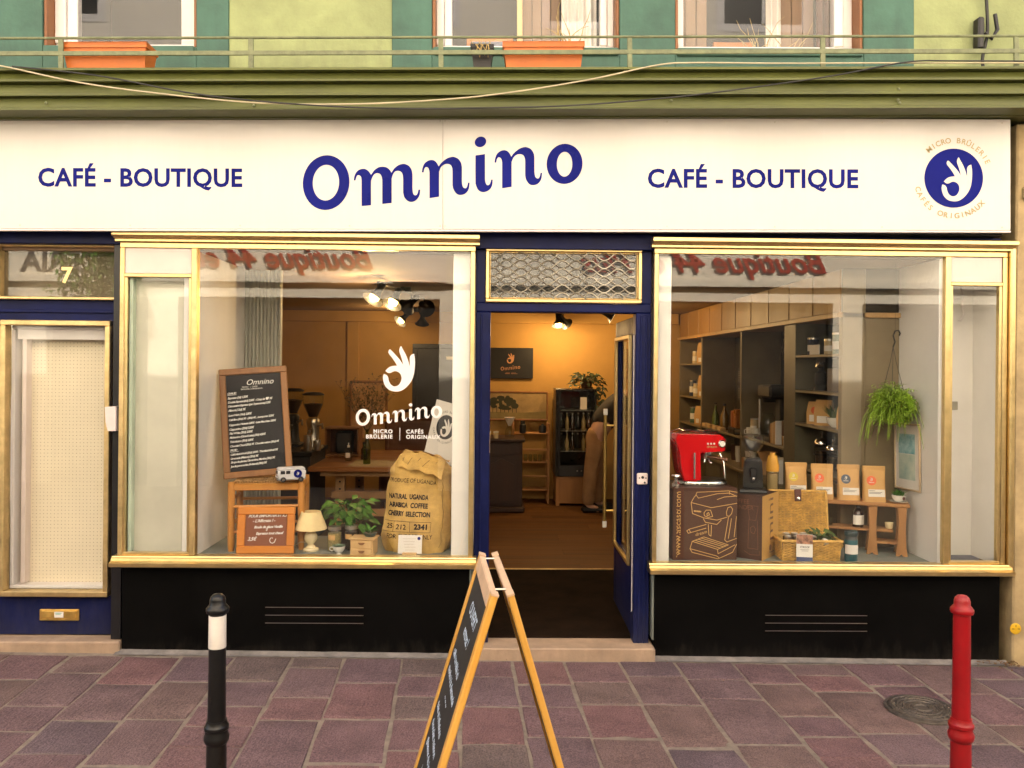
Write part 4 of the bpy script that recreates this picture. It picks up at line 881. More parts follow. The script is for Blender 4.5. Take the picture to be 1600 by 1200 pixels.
# plants: leaves as real folded blades
def pothos(name, label, cat, loc, n, rx, ry, rz, size, m, seed, pot=None, grp=None, down=0):
    t = thing(name, label, cat, loc, group=grp); r = random.Random(seed); b = MB(); s = MB()
    for k in range(n):
        a = r.uniform(0, 2 * PI); e = r.uniform(-.25, 1) ; q = r.uniform(.45, 1)
        p = Vector((rx * math.cos(a) * q * math.cos(e), ry * math.sin(a) * q * math.cos(e), rz * math.sin(e) * q + rz * .25 - down * q * q))
        d = Vector((math.cos(a), math.sin(a) - .35, r.uniform(-.5, .35)))
        b.leaf(p, d, Vector((r.uniform(-.3, .3), r.uniform(-.7, 0), 1)), size * r.uniform(.6, 1.2), size * r.uniform(.5, .75), .16, r.uniform(.05, .4))
        if k % 3 == 0: s.tube([(0, 0, 0), p * .55 + Vector((0, 0, .02)), p], .0022, 4)
    b.build('foliage', m, t, ang=60, fix=False); s.build('stem', m, t)
    if pot: MB().lathe(pot[0], 24, (0, 0, pot[1])).build('pot', pot[2], t)
    return t
pothos('pothos_plant', 'bushy green pothos plant behind the glass jars', 'plant', (-.985, .36, Z + .15), 95, .155, .12, .15, .085, LEAF, 5, ([(.05, -.14), (.065, -.02), (.06, -.02), (.055, -.03)], 0, KRAFTD))
# jars
def jar(label, x, y, fill, h=.155, r=.044):
    t = thing('glass_jar', label, 'jar', (x, y, Z))
    MB().lathe([(r * .9, 0), (r, .006), (r, h * .82), (r * .86, h * .90)], 24, cap=False).build('glass', FROST, t)
    MB().lathe([(r * .86, .004), (r * .95, .010), (r * .95, h * .74), (.001, h * .75)], 24).build('contents', fill, t)
    MB().lathe([(r * .9, h * .86), (r * .93, h * .87), (r * .93, h * .985), (r * .88, h), (.001, h)], 24).build('lid', STEEL, t)
    MB().grid(lambda u, v: (1.012 * r * math.sin(R(-48 + 62 * u)), -1.012 * r * math.cos(R(-48 + 62 * u)), h * .48 + h * .2 * v), 8, 1).build('paper_tag', KRAFT, t, fix=False)
jar('lidded glass jar of pale beans between lamp and small drawer box', -1.035, .20, SPICE)
jar('lidded glass jar of dark roasted beans behind the wooden drawer box', -.935, .235, BEANS)
# tea cup with succulent
cup = thing('tea_cup', 'white tea cup planted with a small succulent', 'cup', (-.985, .085, Z))
MB().lathe([(.016, 0), (.017, .006), (.012, .012), (.026, .020), (.036, .036), (.040, .055), (.0385, .055), (.034, .036), (.022, .022), (.001, .020)], 28).build('bowl', CHINA, cup)
MB().tube([(-.036, 0, .048), (-.054, 0, .046), (-.058, 0, .034), (-.046, 0, .024), (-.034, 0, .028)], .0035, 6).build('handle', CHINA, cup)
MB().lathe([(.036, .045), (.001, .049)], 20).build('soil', SOIL, cup); b = MB(); r = random.Random(8)
for k in range(46):
    a = k * 2.4; q = .028 * math.sqrt(k / 46); b.leaf((q * math.cos(a), q * math.sin(a), .05), (math.cos(a), math.sin(a), .9 - k / 70), (0, 0, 1), .022, .011, .3, -.1)
b.build('succulent', mat('succulent', (.16, .24, .15), .5, var=.3), cup, fix=False)
# small wooden drawer box with a plant sprig
dbx = thing('drawer_box', 'small pine box with two drawers, tiny potted sprig on top', 'box', (-.835, .115, Z), R(-6))
box('case', PINE, dbx, -.072, -.055, 0, .072, .06, .098, .003); box('top_board', PINE, dbx, -.082, -.064, .098, .082, .068, .107, .003)
for z0, z1 in ((.006, .042), (.048, .092)):
    d = box('drawer', PINE, dbx, -.064, -.060, z0, .064, -.052, z1, .002)
    b = MB(); b.prism([(.02 * math.cos(R(a)), -.015 * math.sin(R(a))) for a in range(0, 181, 20)], 0, .004, FACE(0, -.0605, z1 - .010)); b.build('cup_pull', WALNUT, d, ang=0)
sp = thing('potted_sprig', 'low leafy sprig in a dark bowl on the drawer box', 'plant', (-.80, .13, Z + .1075)); MB().lathe([(.03, 0), (.044, .022), (.040, .022), (.001, .016)], 20).build('bowl', TEALD, sp); b = MB(); r = random.Random(2)
for k in range(26): a = r.uniform(0, 6.3); b.leaf((.01 * math.cos(a), .01 * math.sin(a), .02), (math.cos(a), math.sin(a), r.uniform(.2, 2)), (0, 0, 1), r.uniform(.03, .075), .022)
b.build('foliage', LEAF, sp, fix=False)
# coffee sack
sk = thing('coffee_sack', 'bulging burlap coffee sack printed with black Uganda lettering', 'sack', (-.505, .285, Z), R(-9))
def sack_half(z):
    t = z / .61
    if t < 0: t = 0
    a = .212 * (1 - .16 * max(0, t) ** 2.2) * (1 if t > .12 else .90 + .10 * math.sin(t / .12 * PI / 2))
    bb = .150 * (1 - .35 * t ** 2)
    if t > .86: k = math.sqrt(max(0, 1 - ((t - .86) / .155) ** 2)); a *= .62 + .38 * k; bb *= .3 + .7 * k
    return a, bb
def sack_pt(ang, z, off=0):
    a, bb = sack_half(z); c, s = math.cos(ang), math.sin(ang); e = 2 / 2.7
    x = a * math.copysign(abs(c) ** e, c); y = bb * math.copysign(abs(s) ** e, s)
    n_ = noise.noise((x * 7, y * 7, z * 6)) * .014 + noise.noise((x * 19, y * 19, z * 15 + 4)) * .005
    fold = .010 * math.sin(z * 46 + x * 16 + 3 * noise.noise((x * 5, z * 5, 1))) * max(0, min(1, (z - .40) / .12)) + .006 * math.sin(ang * 9 + z * 12) * (1 if z < .1 else .3)
    k = 1 + (n_ + fold + off) / .17
    return Vector((x * k * 1.06 + .035 * (z / .61) ** 1.5 - .01, y * k, z * (1 - .10 * (x / .21 > 0) * max(0, x / .21) * (z / .6) ** 2)))
MB().grid(lambda u, v: sack_pt(2 * PI * u, .618 * v), 64, 56, True).build('sack_body', BURLAP, sk, ang=0 or 80)
b = MB().grid(lambda u, v: (-.12 + .30 * u, -.118 + .20 * v + .01 * math.sin(u * 12) - .05 * u * (1 - v), .566 + .058 * math.sin(min(1, v * 1.3) * PI * .62) - .055 * u * u - .035 * (1 - v) ** 3 + .008 * math.sin(u * 17 + v * 8)), 24, 16)
b.build('folded_flap', BURLAP, sk, ang=80, fix=False)
b = MB()
for k in range(4): b.tube([sack_pt(-PI / 2 + .8 + .02 * math.sin(z_ * 4), z_ * .033, .004) for z_ in range(1, 15)], .0022, 4)
b.build('seam', mat('seam_thread', (.34, .21, .07), .9), sk)
def sack_text(mb, s, x0, z0, size, fit, bold=.001):
    v, f = text_tris(s, size, bold=bold, res=2); xs = [p[0] for p in v]; k = fit / (max(xs) - min(xs)); o = len(mb.v)
    for p in v:
        x = x0 + (p[0] - min(xs)) * k; z = z0 + p[1]; a, bb = sack_half(z); e = 2.7
        c = max(-.985, min(.985, x / a)); sn = (1 - abs(c) ** e) ** (1 / e); ang = -math.atan2(sn ** (e / 2), math.copysign(abs(c) ** (e / 2), c))
        mb.v.append(tuple(sack_pt(ang, z, .0035)))
    mb.f += [tuple(o + i for i in q) for q in f]
b = MB()
sack_text(b, 'PRODUCE OF UGANDA', -.17, .440, .037, .285, .0); sack_text(b, 'NATURAL  UGANDA', -.165, .338, .043, .245, .0016); sack_text(b, 'ARABICA  COFFEE', -.165, .284, .043, .245, .0016); sack_text(b, 'CHERRY  SELECTION', -.17, .230, .043, .265, .0016)
sack_text(b, '25', -.165, .150, .042, .04, .0004); sack_text(b, '212', -.105, .146, .044, .062, .0004); sack_text(b, '2341', .005, .150, .046, .078, .0022); sack_text(b, 'FOR EXPORT ONLY', -.15, .088, .042, .27, .0)
b.build('printed_lettering', SACKINK, sk, ang=0, fix=False)
b = MB()
def sack_line(pts):
    P = []
    for (x, z) in pts:
        a, bb = sack_half(z); e = 2.7; c = max(-.98, min(.98, x / a)); sn = (1 - abs(c) ** e) ** (1 / e); P.append(sack_pt(-math.atan2(sn ** (e / 2), math.copysign(abs(c) ** (e / 2), c)), z, .0022))
    b.tube(P, .0012, 4)
for z_ in (.196, .130): sack_line([(-.185 + i * .012, z_) for i in range(25)])
for x_ in (-.12, -.02, .105): sack_line([(x_, .130 + i * .011) for i in range(7)])
for q in range(5): sack_line([(-.13 + q * .05 + i * .004, .545 + i * .006) for i in range(9)])
b.build('printed_lines', SACKINK, sk)
# small card on a wooden stand
cd = thing('price_card', 'small white card in a wooden stand before the sack', 'card', (-.545, .072, Z), R(-3)); b = box('card', PAPER, cd, -.074, -.0015, .012, .074, .0015, .125, 0); b.rotation_euler.x = -R(10)
bb = MB(); [strokes(bb, FACE(0, -.003, 0), [[(-.045 + .004 * k, .102 - k * .017), (.035 - .006 * (k % 3), .103 - k * .017)]], .003) for k in range(5)]; o = bb.build('pencil_lines', mat('faint_pencil', (.58, .52, .46), .8), cd, fix=False, ang=0); o.rotation_euler.x = -R(10)
bb = MB(); bb.prism(ellipse(.055, .105, .010, .010), .0, .0006, FACE(0, -.0022, 0)); o = bb.build('round_emblem', NAVY_INK, cd, ang=0); o.rotation_euler.x = -R(10)
box('stand', PINE, cd, -.045, -.022, 0, .045, .014, .02, .003)
# poster board with emblem behind the sack
pb = thing('emblem_poster', 'white leaning poster board with dark round hand emblem', 'poster', (-.405, .50, 1.135)); pb.rotation_euler = (-R(8), R(10), R(-38))
box('board', PAPER, pb, -.135, -.004, 0, .135, .004, .40, 0); b = MB(); b.prism(ellipse(.0, .235, .082, .082, 0, 48), 0, .001, FACE(0, -.0045, 0)); e = b.build('round_emblem', BLKPANEL, pb, ang=0); b = MB(); add_hand(b, FACE(0, -.0060, 0), .006, .232, .125, .0005); b.build('emblem_hand', PAPER, e, ang=0)
b = MB(); arc_text(b, FACE(0, -.0045, 0), 'MICRO BRÛLERIE', 0, .235, .098, 132, 28, .02); arc_text(b, FACE(0, -.0045, 0), 'CAFÉS ORIGINAUX', 0, .235, .112, 197, 315, .02, True); b.build('ring_lettering', BLKPANEL, pb, ang=0, fix=False)
box('prop_box', KRAFTD, pb, -.10, .02, -.53, .10, .12, .2, .003)

# ---------------------------------------------------------------- the room behind the left window
tb = thing('trestle_table', 'long reddish wooden table on a bolted trestle frame', 'table', (-1.1, 3.5, FZ))
for k in range(4): box('table_plank', TABLEW, tb, -.68, -.80 + k * .40, .70, .72, -.80 + k * .40 + .396, .745, .004)
box('apron', TABLELEG, tb, -.58, -.72, .65, .62, -.68, .699, .003)
for xx in (-.42, .42):
    for yy in (-.55, .55): 
        l = box('leg', TABLELEG, tb, xx - .045, yy - .03, .04, xx + .045, yy + .03, .70, .004)
        for k in range(5): m = MB().lathe([(.010, 0), (.010, .003), (.0005, .003)], 8); m.xf(Matrix.Translation((xx, yy - .031, .30 + k * .07)) @ Matrix.Rotation(R(90), 4, 'X')); m.build('bolt_hole', BLACKPL, l)
    box('foot', TABLELEG, tb, xx - .05, -.72, 0, xx + .05, .72, .045, .004)
for zz in (.25, .42): box('stretcher', TABLELEG, tb, -.50, -.595, zz, .60, -.552, zz + .07, .003)
pm = MB().box(-1.42, 2.78, FZ + .746, -.72, 3.25, FZ + .749).build('table_runner', LINEN); tag(pm, 'woven beige runner lying across the table', 'table runner')
def bottle(name, label, cat, loc, prof, m, cap=None, group=None, cm=None):
    t = thing(name, label, cat, loc, group=group); MB().lathe(prof, 18).build('body', m, t)
    if cap: MB().lathe(cap, 14).build('cap', cm or BLACKPL, t)
    return t
TZ = FZ + .7465
sbt = bottle('soap_bottle', 'clear pump bottle on the table by the crate', 'bottle', (-1.50, 3.25, TZ), [(.035, 0), (.036, .01), (.036, .10), (.02, .125), (.014, .13)], FROST, [(.014, .13), (.014, .15), (.005, .152), (.005, .175), (.0005, .176)], cm=PAPER); box('label_band', PAPER, sbt, -.022, -.0385, .03, .022, -.0365, .08, 0)
bottle('soap_bottle', 'dark small bottle next to the clear pump bottle', 'bottle', (-1.36, 3.35, TZ), [(.032, 0), (.032, .10), (.016, .125), (.014, .15)], AMBER, [(.016, .15), (.016, .175), (.0005, .175)])
vs = thing('flower_vase', 'slim green glass bottle vase with dried flowers on the table', 'vase', (-1.27, 2.95, TZ))
MB().lathe([(.034, 0), (.036, .01), (.036, .16), (.016, .24), (.015, .33), (.018, .335)], 18, cap=False).build('bottle', glass('green_glass', 1.5, (.62, .74, .45)), vs); MB().lathe([(.032, .004), (.033, .15), (.001, .15)], 14).build('water', glass('vase_water', 1.3, (.70, .72, .35)), vs)
b = MB(); f = MB(); y_ = MB(); r = random.Random(21)
for k in range(22):
    d = Vector((r.uniform(-.5, .5), r.uniform(-.35, .35), 1)).normalized(); L_ = r.uniform(.30, .58); pts = [Vector((0, 0, .30))]
    for q in range(6): d = (d + Vector((r.uniform(-.16, .16), r.uniform(-.16, .16), r.uniform(-.05, .05)))).normalized(); pts.append(pts[-1] + d * L_ / 6)
    b.tube(pts, [.0022, .002, .002, .0018, .0015, .0012, .0008], 4)
    for q in (2, 3, 4, 5, 6):
        for s_ in range(3):
            e = pts[q] + Vector((r.uniform(-.05, .05), r.uniform(-.04, .04), r.uniform(.01, .06))); b.tube([pts[q], e], .0011, 3)
            for u_ in range(3): f.leaf(e, (r.uniform(-1, 1), r.uniform(-1, 1), .8), (0, 0, 1), r.uniform(.014, .028), .013)
for k in range(14): a = Vector((.13 + r.uniform(-.04, .05), r.uniform(-.05, .05), .42 + r.uniform(-.05, .06))); y_.lathe([(.001, -.015), (.018, 0), (.012, .014), (.001, .016)], 7, a)
b.build('stem', BARK, vs); f.build('dried_leaves', mat('dried_leaf', (.12, .10, .05), .9, var=.4), vs, fix=False); y_.build('yellow_heads', FLOWER, vs)
cr = thing('wooden_crate', 'open wooden crate standing on the back counter', 'crate', (-1.62, 3.75, TZ)); frame4('crate_bar', WALNUT, cr, -.20, 0, .16, .30, .02, -.12, .12); box('crate_back', BROWNWOOD, cr, -.19, .10, .01, .15, .11, .29, 0); box('dark_bag', BLKPANEL, cr, -.10, -.05, .02, .08, .06, .25, .02)
ct = thing('grinder_counter', 'dark counter carrying the two coffee grinders', 'counter', (-2.25, 3.1, FZ)); box('body', BLKPANEL, ct, -.45, -.35, 0, .48, .35, .84, .004); box('top', HAMMER, ct, -.47, -.38, .84, .50, .38, .88, .006)
def grinder(label, loc, mbody, k=1.0, beans=True):
    t = thing('coffee_grinder', label, 'coffee grinder', loc)
    b = MB(); b.box(-.085 * k, -.11 * k, 0, .085 * k, .12 * k, .03 * k, .012 * k); b.lathe([(.07 * k, .03 * k), (.058 * k, .08 * k), (.052 * k, .20 * k), (.06 * k, .24 * k), (.06 * k, .27 * k), (.045 * k, .29 * k)], 20, (0, .02, 0)); b.build('body', mbody, t)
    MB().lathe([(.04 * k, .29 * k), (.045 * k, .31 * k), (.092 * k, .42 * k), (.095 * k, .50 * k)], 22, (0, .02, 0), cap=False).build('hopper', FROST, t)
    MB().lathe([(.038 * k, .30 * k), (.086 * k, .42 * k), (.001, .43 * k)], 20, (0, .02, 0)).build('beans', BEANS, t)
    MB().lathe([(.098 * k, .50 * k), (.10 * k, .51 * k), (.07 * k, .525 * k), (.001, .53 * k)], 22, (0, .02, 0)).build('hopper_lid', BLACKPL, t)
    b = MB().box(-.022 * k, -.13 * k, .15 * k, .022 * k, -.05 * k, .20 * k, .008); b.build('spout', CHROME if mbody is STEEL else BLACKPL, t); MB().tube([(.05 * k, -.02, .22 * k), (.10 * k, -.06, .24 * k), (.11 * k, -.09, .20 * k)], .010 * k, 8).build('lever', STEEL, t)
    return t
grinder('silver coffee grinder with glass bean hopper on the dark counter', (-1.80, 2.98, FZ + .88), STEEL, 1.05); grinder('black coffee grinder behind the silver one', (-2.08, 3.32, FZ + .88), BLKPANEL, 1.1)
for k, (xx, hh) in enumerate(((-1.69, .15), (-1.62, .10))): MB().lathe([(.035, 0), (.04, .01), (.036, hh), (.03, hh)], 18).build('jug', STEEL, thing('steel_jug', ('tall', 'short')[k] + ' steel milk jug by the grinder', 'jug', (xx - .12, 2.82 + .08 * k, FZ + .88)))
bd = thing('black_door', 'black framed doorway in the back wall behind the decal', 'door', (-.80, 5.61, FZ)); box('leaf', BLKDOOR, bd, -.29, -.03, 0, .55, 0, 1.96, .004); frame4('frame_bar', BLKDOOR, bd, -.31, 0, .57, 1.98, .06, -.05, 0); box('glazed_light', mat('painted_lit_room', (.45, .32, .16), .7), bd, .22, -.035, 1.05, .45, -.03, 1.62, 0); box('notice', PAPER, bd, .12, -.036, 1.78, .45, -.031, 1.82, 0)  # glazed light is an opaque panel, the lit room painted as its colour
sb = thing('wall_bench', 'dark upholstered bench along the back wall', 'bench', (-.85, 4.95, FZ)); box('seat', BROWNWOOD, sb, -.55, -.3, .1, .6, .3, .5, .03); box('backrest', BROWNWOOD, sb, -.55, .22, .5, .6, .32, 1.05, .03); [box('leg', BROWNWOOD, sb, a, c, 0, a + .05, c + .05, .1) for a in (-.53, .53) for c in (-.28, .24)]
cu = thing('draped_coat', 'folded brown coat over the bench back', 'coat', (-.95, 5.05, FZ + .98)); MB().grid(lambda u, v: (-.28 + .56 * u, -.02 + .16 * v + .02 * math.sin(u * 9), .18 * math.sin(u * PI) ** .5 * (1 - .3 * v) + .03 * noise.noise((u * 5, v * 5, 0)) + .05), 20, 8).build('cloth', mat('brown_coat', (.13, .06, .03), .9, var=.3), cu, ang=80, fix=False)
pf = framed_board('picture_frame', 'thin wooden picture frame leaning at the back behind the dried flowers', 'picture', (-1.66, 5.52, .82), .48, .76, .03, WALNUT, mat('art_paper', (.42, .24, .11), .8), (-R(4), 0, 0))

# ================================================================== right deck
Z = DZR
# carton with machine drawing
ca = thing('machine_carton', 'brown carton printed with a tan espresso machine drawing', 'carton', (1.295, .30, Z), R(2))
box('carton', KRAFTD, ca, -.205, -.19, 0, .205, .19, .452, .003)
b = MB(); FM = FACE(0, -.1912, 0)
add_text(b, frame_mtx((-.155, -.1916, .03), (0, 0, 1), (-1, 0, 0)), 'www.ascaso.com', fit=.40, size=.048)
k = 1 / 1000 * .92
def C(*pts): return [((x - 560) * k + .205, (1060 - y) * k + .003) for x, y in pts]
strokes(b, FM, [C((270,625),(280,600),(500,590),(560,600)), C((275,618),(290,640),(420,610),(505,605),(555,628)), C((505,595),(505,612)), C((420,650),(470,632),(558,625)),
    C((240,670),(262,632),(275,618)), C((240,670),(380,705),(470,690),(558,675)), C((240,670),(250,745),(330,775),(420,790),(490,770)), C((330,740),(345,722),(375,722),(390,765),(360,772),(332,760),(330,740)), C((350,745),(362,738),(368,755),(352,760),(350,745)),
    C((485,735),(495,705),(515,698),(528,715),(522,745),(505,765),(488,760),(485,735)), C((325,780),(340,805),(420,820),(450,790)), C((360,820),(365,890),(380,900),(382,825)),
    C((345,820),(235,850),(212,862),(222,880),(345,845)), C((225,852),(240,875)), C((500,770),(475,925)), C((555,765),(540,905)), C((520,780),(500,915)), C((475,925),(490,940),(558,915)), C((330,905),(500,960),(425,990),(250,935),(330,905)), C((290,920),(465,972)), C((310,912),(482,965)), C((270,928),(445,982)),
    C((250,935),(235,985),(250,1010),(430,1055),(530,1010),(558,955)), C((425,990),(430,1020),(545,960)), C((235,985),(420,1035),(440,1050))], .0042)
add_text(b, FM @ Matrix.Translation((-.06, .150, .0012)) @ Matrix.Rotation(R(15), 4, 'Z'), 'dream', size=.03, shear=.2); add_text(b, FM @ Matrix.Translation((-.072, .305, .0012)) @ Matrix.Rotation(R(-6), 4, 'Z'), 'ascaso', size=.018, bold=.001)
strokes(b, FM, [[(-.178, .02 + i * .021), (-.178, .026 + i * .021)] for i in range(20)], .004)
b.build('printed_drawing', TANINK, ca, ang=0, fix=False)
# red espresso machine
em = thing('espresso_machine', 'glossy red espresso machine with chrome drip tray on the carton', 'espresso machine', (1.295, .29, Z + .4525), R(3))
side = spline([(-.165,.335,1),(.118,.330,1),(.150,.305),(.155,.262),(.148,.225,1),(-.005,.215,1),(-.012,.200),(-.006,.030,1),(-.115,.030,1),(-.135,.10),(-.150,.22),(-.172,.29)], 6)
b = MB()
def loop(sc_y, grow): return [((x - .0) * grow, z) for x, z in side]
rings = []
for (y, g) in ((-.105, .90), (-.098, .97), (-.080, 1.0), (.080, 1.0), (.098, .97), (.105, .90)):
    cx_, cz_ = -.02, .19; rings.append(b.ring([((x - cx_) * (1 - (1 - g) * .35) + cx_, y, (z - cz_) * (1 - (1 - g) * .35) + cz_) for x, z in side]))
for p, q in zip(rings[:-1], rings[1:]): b.bridge(p, q)
for rg, fl in ((rings[0], 1), (rings[-1], 0)):
    for tt in tessellate_polygon([[Vector((b.v[i][0], b.v[i][2], 0)) for i in rg]]): b.f.append(tuple(rg[i] for i in tt))
b.build('body', RED, em, ang=50)
MB().lathe([(.150, 0), (.175, .004), (.178, .014), (.172, .028), (.150, .034), (.001, .034)], 40, (.02, 0, 0), sy=.72).build('drip_tray', CHROME, em)
MB().lathe([(.155, .034), (.155, .038), (.001, .038)], 40, (.02, 0, 0), sy=.72).build('tray_grate', BLACKPL, em)
for yy in (-.075, .075): MB().tube([(-.155, yy, .338), (-.10, yy, .356), (-.02, yy, .346), (.05, yy, .340), (.11, yy, .350)], .004, 6).build('cup_rail', CHROME, em)
for xx in (-.10, .02): MB().tube([(xx, -.075, .348), (xx, .075, .348)], .003, 6).build('cup_rail', CHROME, em)
b = MB().lathe([(.040, .195), (.040, .225)], 22, (.055, 0, 0)); gh = b.build('group_head', CHROME, em); MB().lathe([(.036, .168), (.036, .196)], 22, (.055, 0, 0)).build('filter_basket', STEEL, gh)
MB().tube([(.055, -.03, .182), (.10, -.055, .178), (.17, -.085, .165)], [.010, .013, .015], 10).build('portafilter_handle', BROWNWOOD, gh); MB().tube([(.045, -.015, .17), (.040, -.02, .145), (.028, -.03, .14)], .006, 8).build('spout', CHROME, gh); MB().tube([(.065, -.015, .17), (.075, -.02, .145), (.088, -.03, .14)], .006, 8).build('spout', CHROME, gh)
MB().tube([(-.055, -.115, .215), (-.055, -.118, .05)], .007, 8).build('water_pipe', CHROME, em); MB().tube([(.125, -.06, .21), (.145, -.085, .15), (.150, -.095, .05)], .0045, 8).build('steam_wand', CHROME, em)
b = MB().lathe([(.024, 0), (.024, .012), (.020, .016), (.001, .016)], 22); b.xf(Matrix.Translation((.125, -.104, .272)) @ Matrix.Rotation(R(90), 4, 'X')); g = b.build('gauge', CHROME, em); b = MB().lathe([(.018, .0162), (.001, .0165)], 18); b.xf(Matrix.Translation((.125, -.104, .272)) @ Matrix.Rotation(R(90), 4, 'X')); b.build('gauge_face', PAPER, g)
for i in range(3): b = MB().lathe([(.006, 0), (.006, .006), (.0005, .006)], 10); b.xf(Matrix.Translation((.035 + i * .020, -.104, .272)) @ Matrix.Rotation(R(90), 4, 'X')); b.build('switch', PAPER, em)
b = MB(); add_text(b, FACE(.028, -.1055, .245), 'dream', size=.026); b.build('name_print', GOLDINK, em, ang=0, fix=False)
tp = thing('tamper', 'chrome tamper standing at the foot of the red machine', 'tamper', (1.13, .165, Z + .4525)); MB().lathe([(.026, 0), (.027, .02), (.010, .032), (.012, .055), (.030, .068), (.026, .078), (.001, .08)], 20).build('tamper_body', CHROME, tp)
# grinder carton and small grinder
gc = thing('grinder_carton', 'dark brown carton with yellow end panel printed mini', 'carton', (1.655, .275, Z), R(-38))
box('carton', KRAFTD, gc, -.115, -.145, 0, .115, .145, .405, .003)
box('end_panel', CARTONY, gc, .1152, -.145, 0, .1162, .145, .405, 0)
ME = frame_mtx((.1168, -.02, .12), (0, 0, 1), (0, -1, 0)); b = MB(); add_text(b, frame_mtx((.117, .045, .11), (0, 0, 1), (0, -1, 0)), 'mini', fit=.27, size=.125); strokes(b, frame_mtx((.117, .03, .02), (0, 1, 0), (0, 0, 1)), [[(-.04, .012), (.03, .012)], [(-.045, .012), (-.045, .02)]], .006); b.build('printed_name', BROWNWOOD, gc, ang=0, fix=False)
b = MB(); b.prism(ellipse(-.002, .062, .02, .02), 0, .0005, frame_mtx((.117, 0, 0), (0, 1, 0), (0, 0, 1))); b.build('printed_dot', BROWNWOOD, gc, ang=0)
b = MB(); FG = FACE(0, -.1458, 0); add_text(b, FG @ Matrix.Translation((-.10, .35, 0)), 'COFFEE\nGRINDER', size=.038)
strokes(b, FG, [[(.02, .34), (.09, .34), (.075, .25), (.035, .25), (.02, .34)], [(.03, .25), (.025, .07), (.09, .07), (.085, .25)], [(.04, .20), (.06, .215), (.075, .195), (.065, .165), (.045, .17), (.04, .20)], [(.0, .05), (.04, .03), (.10, .035), (.10, .06)]], .003); b.build('printed_drawing', BROWNINK, gc, ang=0, fix=False)
gm = thing('small_grinder', 'matt black small coffee grinder with clear hopper on the carton', 'coffee grinder', (1.655, .285, Z + .4055), R(-14))
b = MB(); L = []
for (a, y0, y1, z) in ((.082, -.10, .10, 0), (.085, -.105, .10, .012), (.082, -.10, .10, .024), (.062, -.045, .085, .03), (.058, -.05, .08, .14), (.054, -.055, .075, .205), (.045, -.045, .065, .218)): L.append(b.ring([(-a, y0, z), (a, y0, z), (a, y1, z), (-a, y1, z)]))
b.f.append(tuple(L[0][::-1])); [b.bridge(p, q) for p, q in zip(L[:-1], L[1:])]; b.f.append(tuple(L[-1])); b.build('body', mat('grinder_black', (.016, .015, .014), .5, var=.2), gm, ang=25)
box('spout_box', BLACKPL, gm, -.024, -.085, .10, .024, -.045, .165, .010); b = MB().lathe([(.009, 0), (.009, .01), (.0005, .012)], 12); b.xf(Matrix.Translation((0, -.086, .095)) @ Matrix.Rotation(R(90), 4, 'X')); b.build('button', CHROME, gm); MB().tube([(-.02, -.07, .075), (.0, -.10, .07), (.03, -.095, .07), (.04, -.06, .08)], .004, 6).build('fork', BLACKPL, gm)
MB().lathe([(.018, .218), (.018, .245), (.030, .255), (.062, .30), (.072, .335), (.070, .365)], 24, (0, .01, 0), cap=False).build('hopper', glass('hopper_clear', 1.8, (.93, .93, .9)), gm); MB().lathe([(.02, .218), (.022, .232), (.001, .232)], 16, (0, .01, 0)).build('hopper_neck', STEEL, gm); MB().lathe([(.073, .362), (.074, .37), (.001, .372)], 24, (0, .01, 0)).build('hopper_lid', glass('lid_clear', 1.6, (.9, .9, .88)), gm)
# wicker hamper: woven strands as real geometry
def weave(mb, p0, p1, h, rows, stakes, r=.0042, flare=0, nrm=(0, -1, 0)):
    p0, p1, nrm = Vector(p0), Vector(p1), Vector(nrm); n = stakes * 4
    for j in range(rows):
        z = h * (j + .5) / rows; pts = []
        for i in range(n + 1):
            u = i / n; q = p0.lerp(p1, u); amp = r * 1.1 * math.sin(u * stakes * PI + (j % 2) * PI)
            pts.append(q + nrm * (amp + flare * z) + Vector((0, 0, z + rnd.uniform(-.0008, .0008))))
        mb.tube(pts, r * rnd.uniform(.85, 1.1), 4, cap=False)
    for k in range(stakes + 1):
        q = p0.lerp(p1, k / stakes); mb.tube([q, q + nrm * flare * h + Vector((0, 0, h))], r * .8, 4)
hp = thing('wicker_hamper', 'open honey coloured wicker hamper with raised lid and leather strap', 'hamper', (1.975, .215, Z), R(-2))
b = MB(); a, d, h = .175, .115, .125
weave(b, (-a, -d, 0), (a, -d, 0), h, 15, 16, flare=.10); weave(b, (a, -d, 0), (a, d, 0), h, 15, 10, flare=.10, nrm=(1, 0, 0)); weave(b, (-a, -d, 0), (-a, d, 0), h, 15, 10, flare=.10, nrm=(-1, 0, 0)); weave(b, (-a, d, 0), (a, d, 0), h, 15, 16, flare=.06, nrm=(0, 1, 0))
b.build('basket_weave', WICKER, hp, kind='stuff', ang=80)
b = MB(); f_ = .0125
for (p, q) in (((-a - f_, -d - f_, h), (a + f_, -d - f_, h)), ((a + f_, -d - f_, h), (a + f_, d + .008, h)), ((-a - f_, -d - f_, h), (-a - f_, d + .008, h))): b.tube([p, q], .0085, 8)
for kx in range(38): x_ = -a - f_ + (2 * a + 2 * f_) * kx / 37; b.tube([(x_, -d - f_ - .009, h - .004), (x_ + .006, -d - f_, h + .0095), (x_ + .010, -d - f_ + .009, h - .004)], .0032, 4)
b.build('rim', WICKER, hp)
MB().box(-a + .01, -d + .01, .004, a - .01, d - .01, .012).build('base', WICKER, hp)
box('lining', mat('basket_inside', (.16, .09, .03), .9), hp, -a + .008, -d + .006, .012, a - .008, d - .006, .075, 0)
ld = MB(); weave(ld, (-a - .004, 0, 0), (a + .004, 0, 0), .262, 25, 16, r=.0048); lo = ld.build('lid_weave', WICKER, hp, kind='stuff', ang=80, loc=(0, d + .012, h + .004)); lo.rotation_euler = (-R(9), 0, R(-1.5))
b = MB()
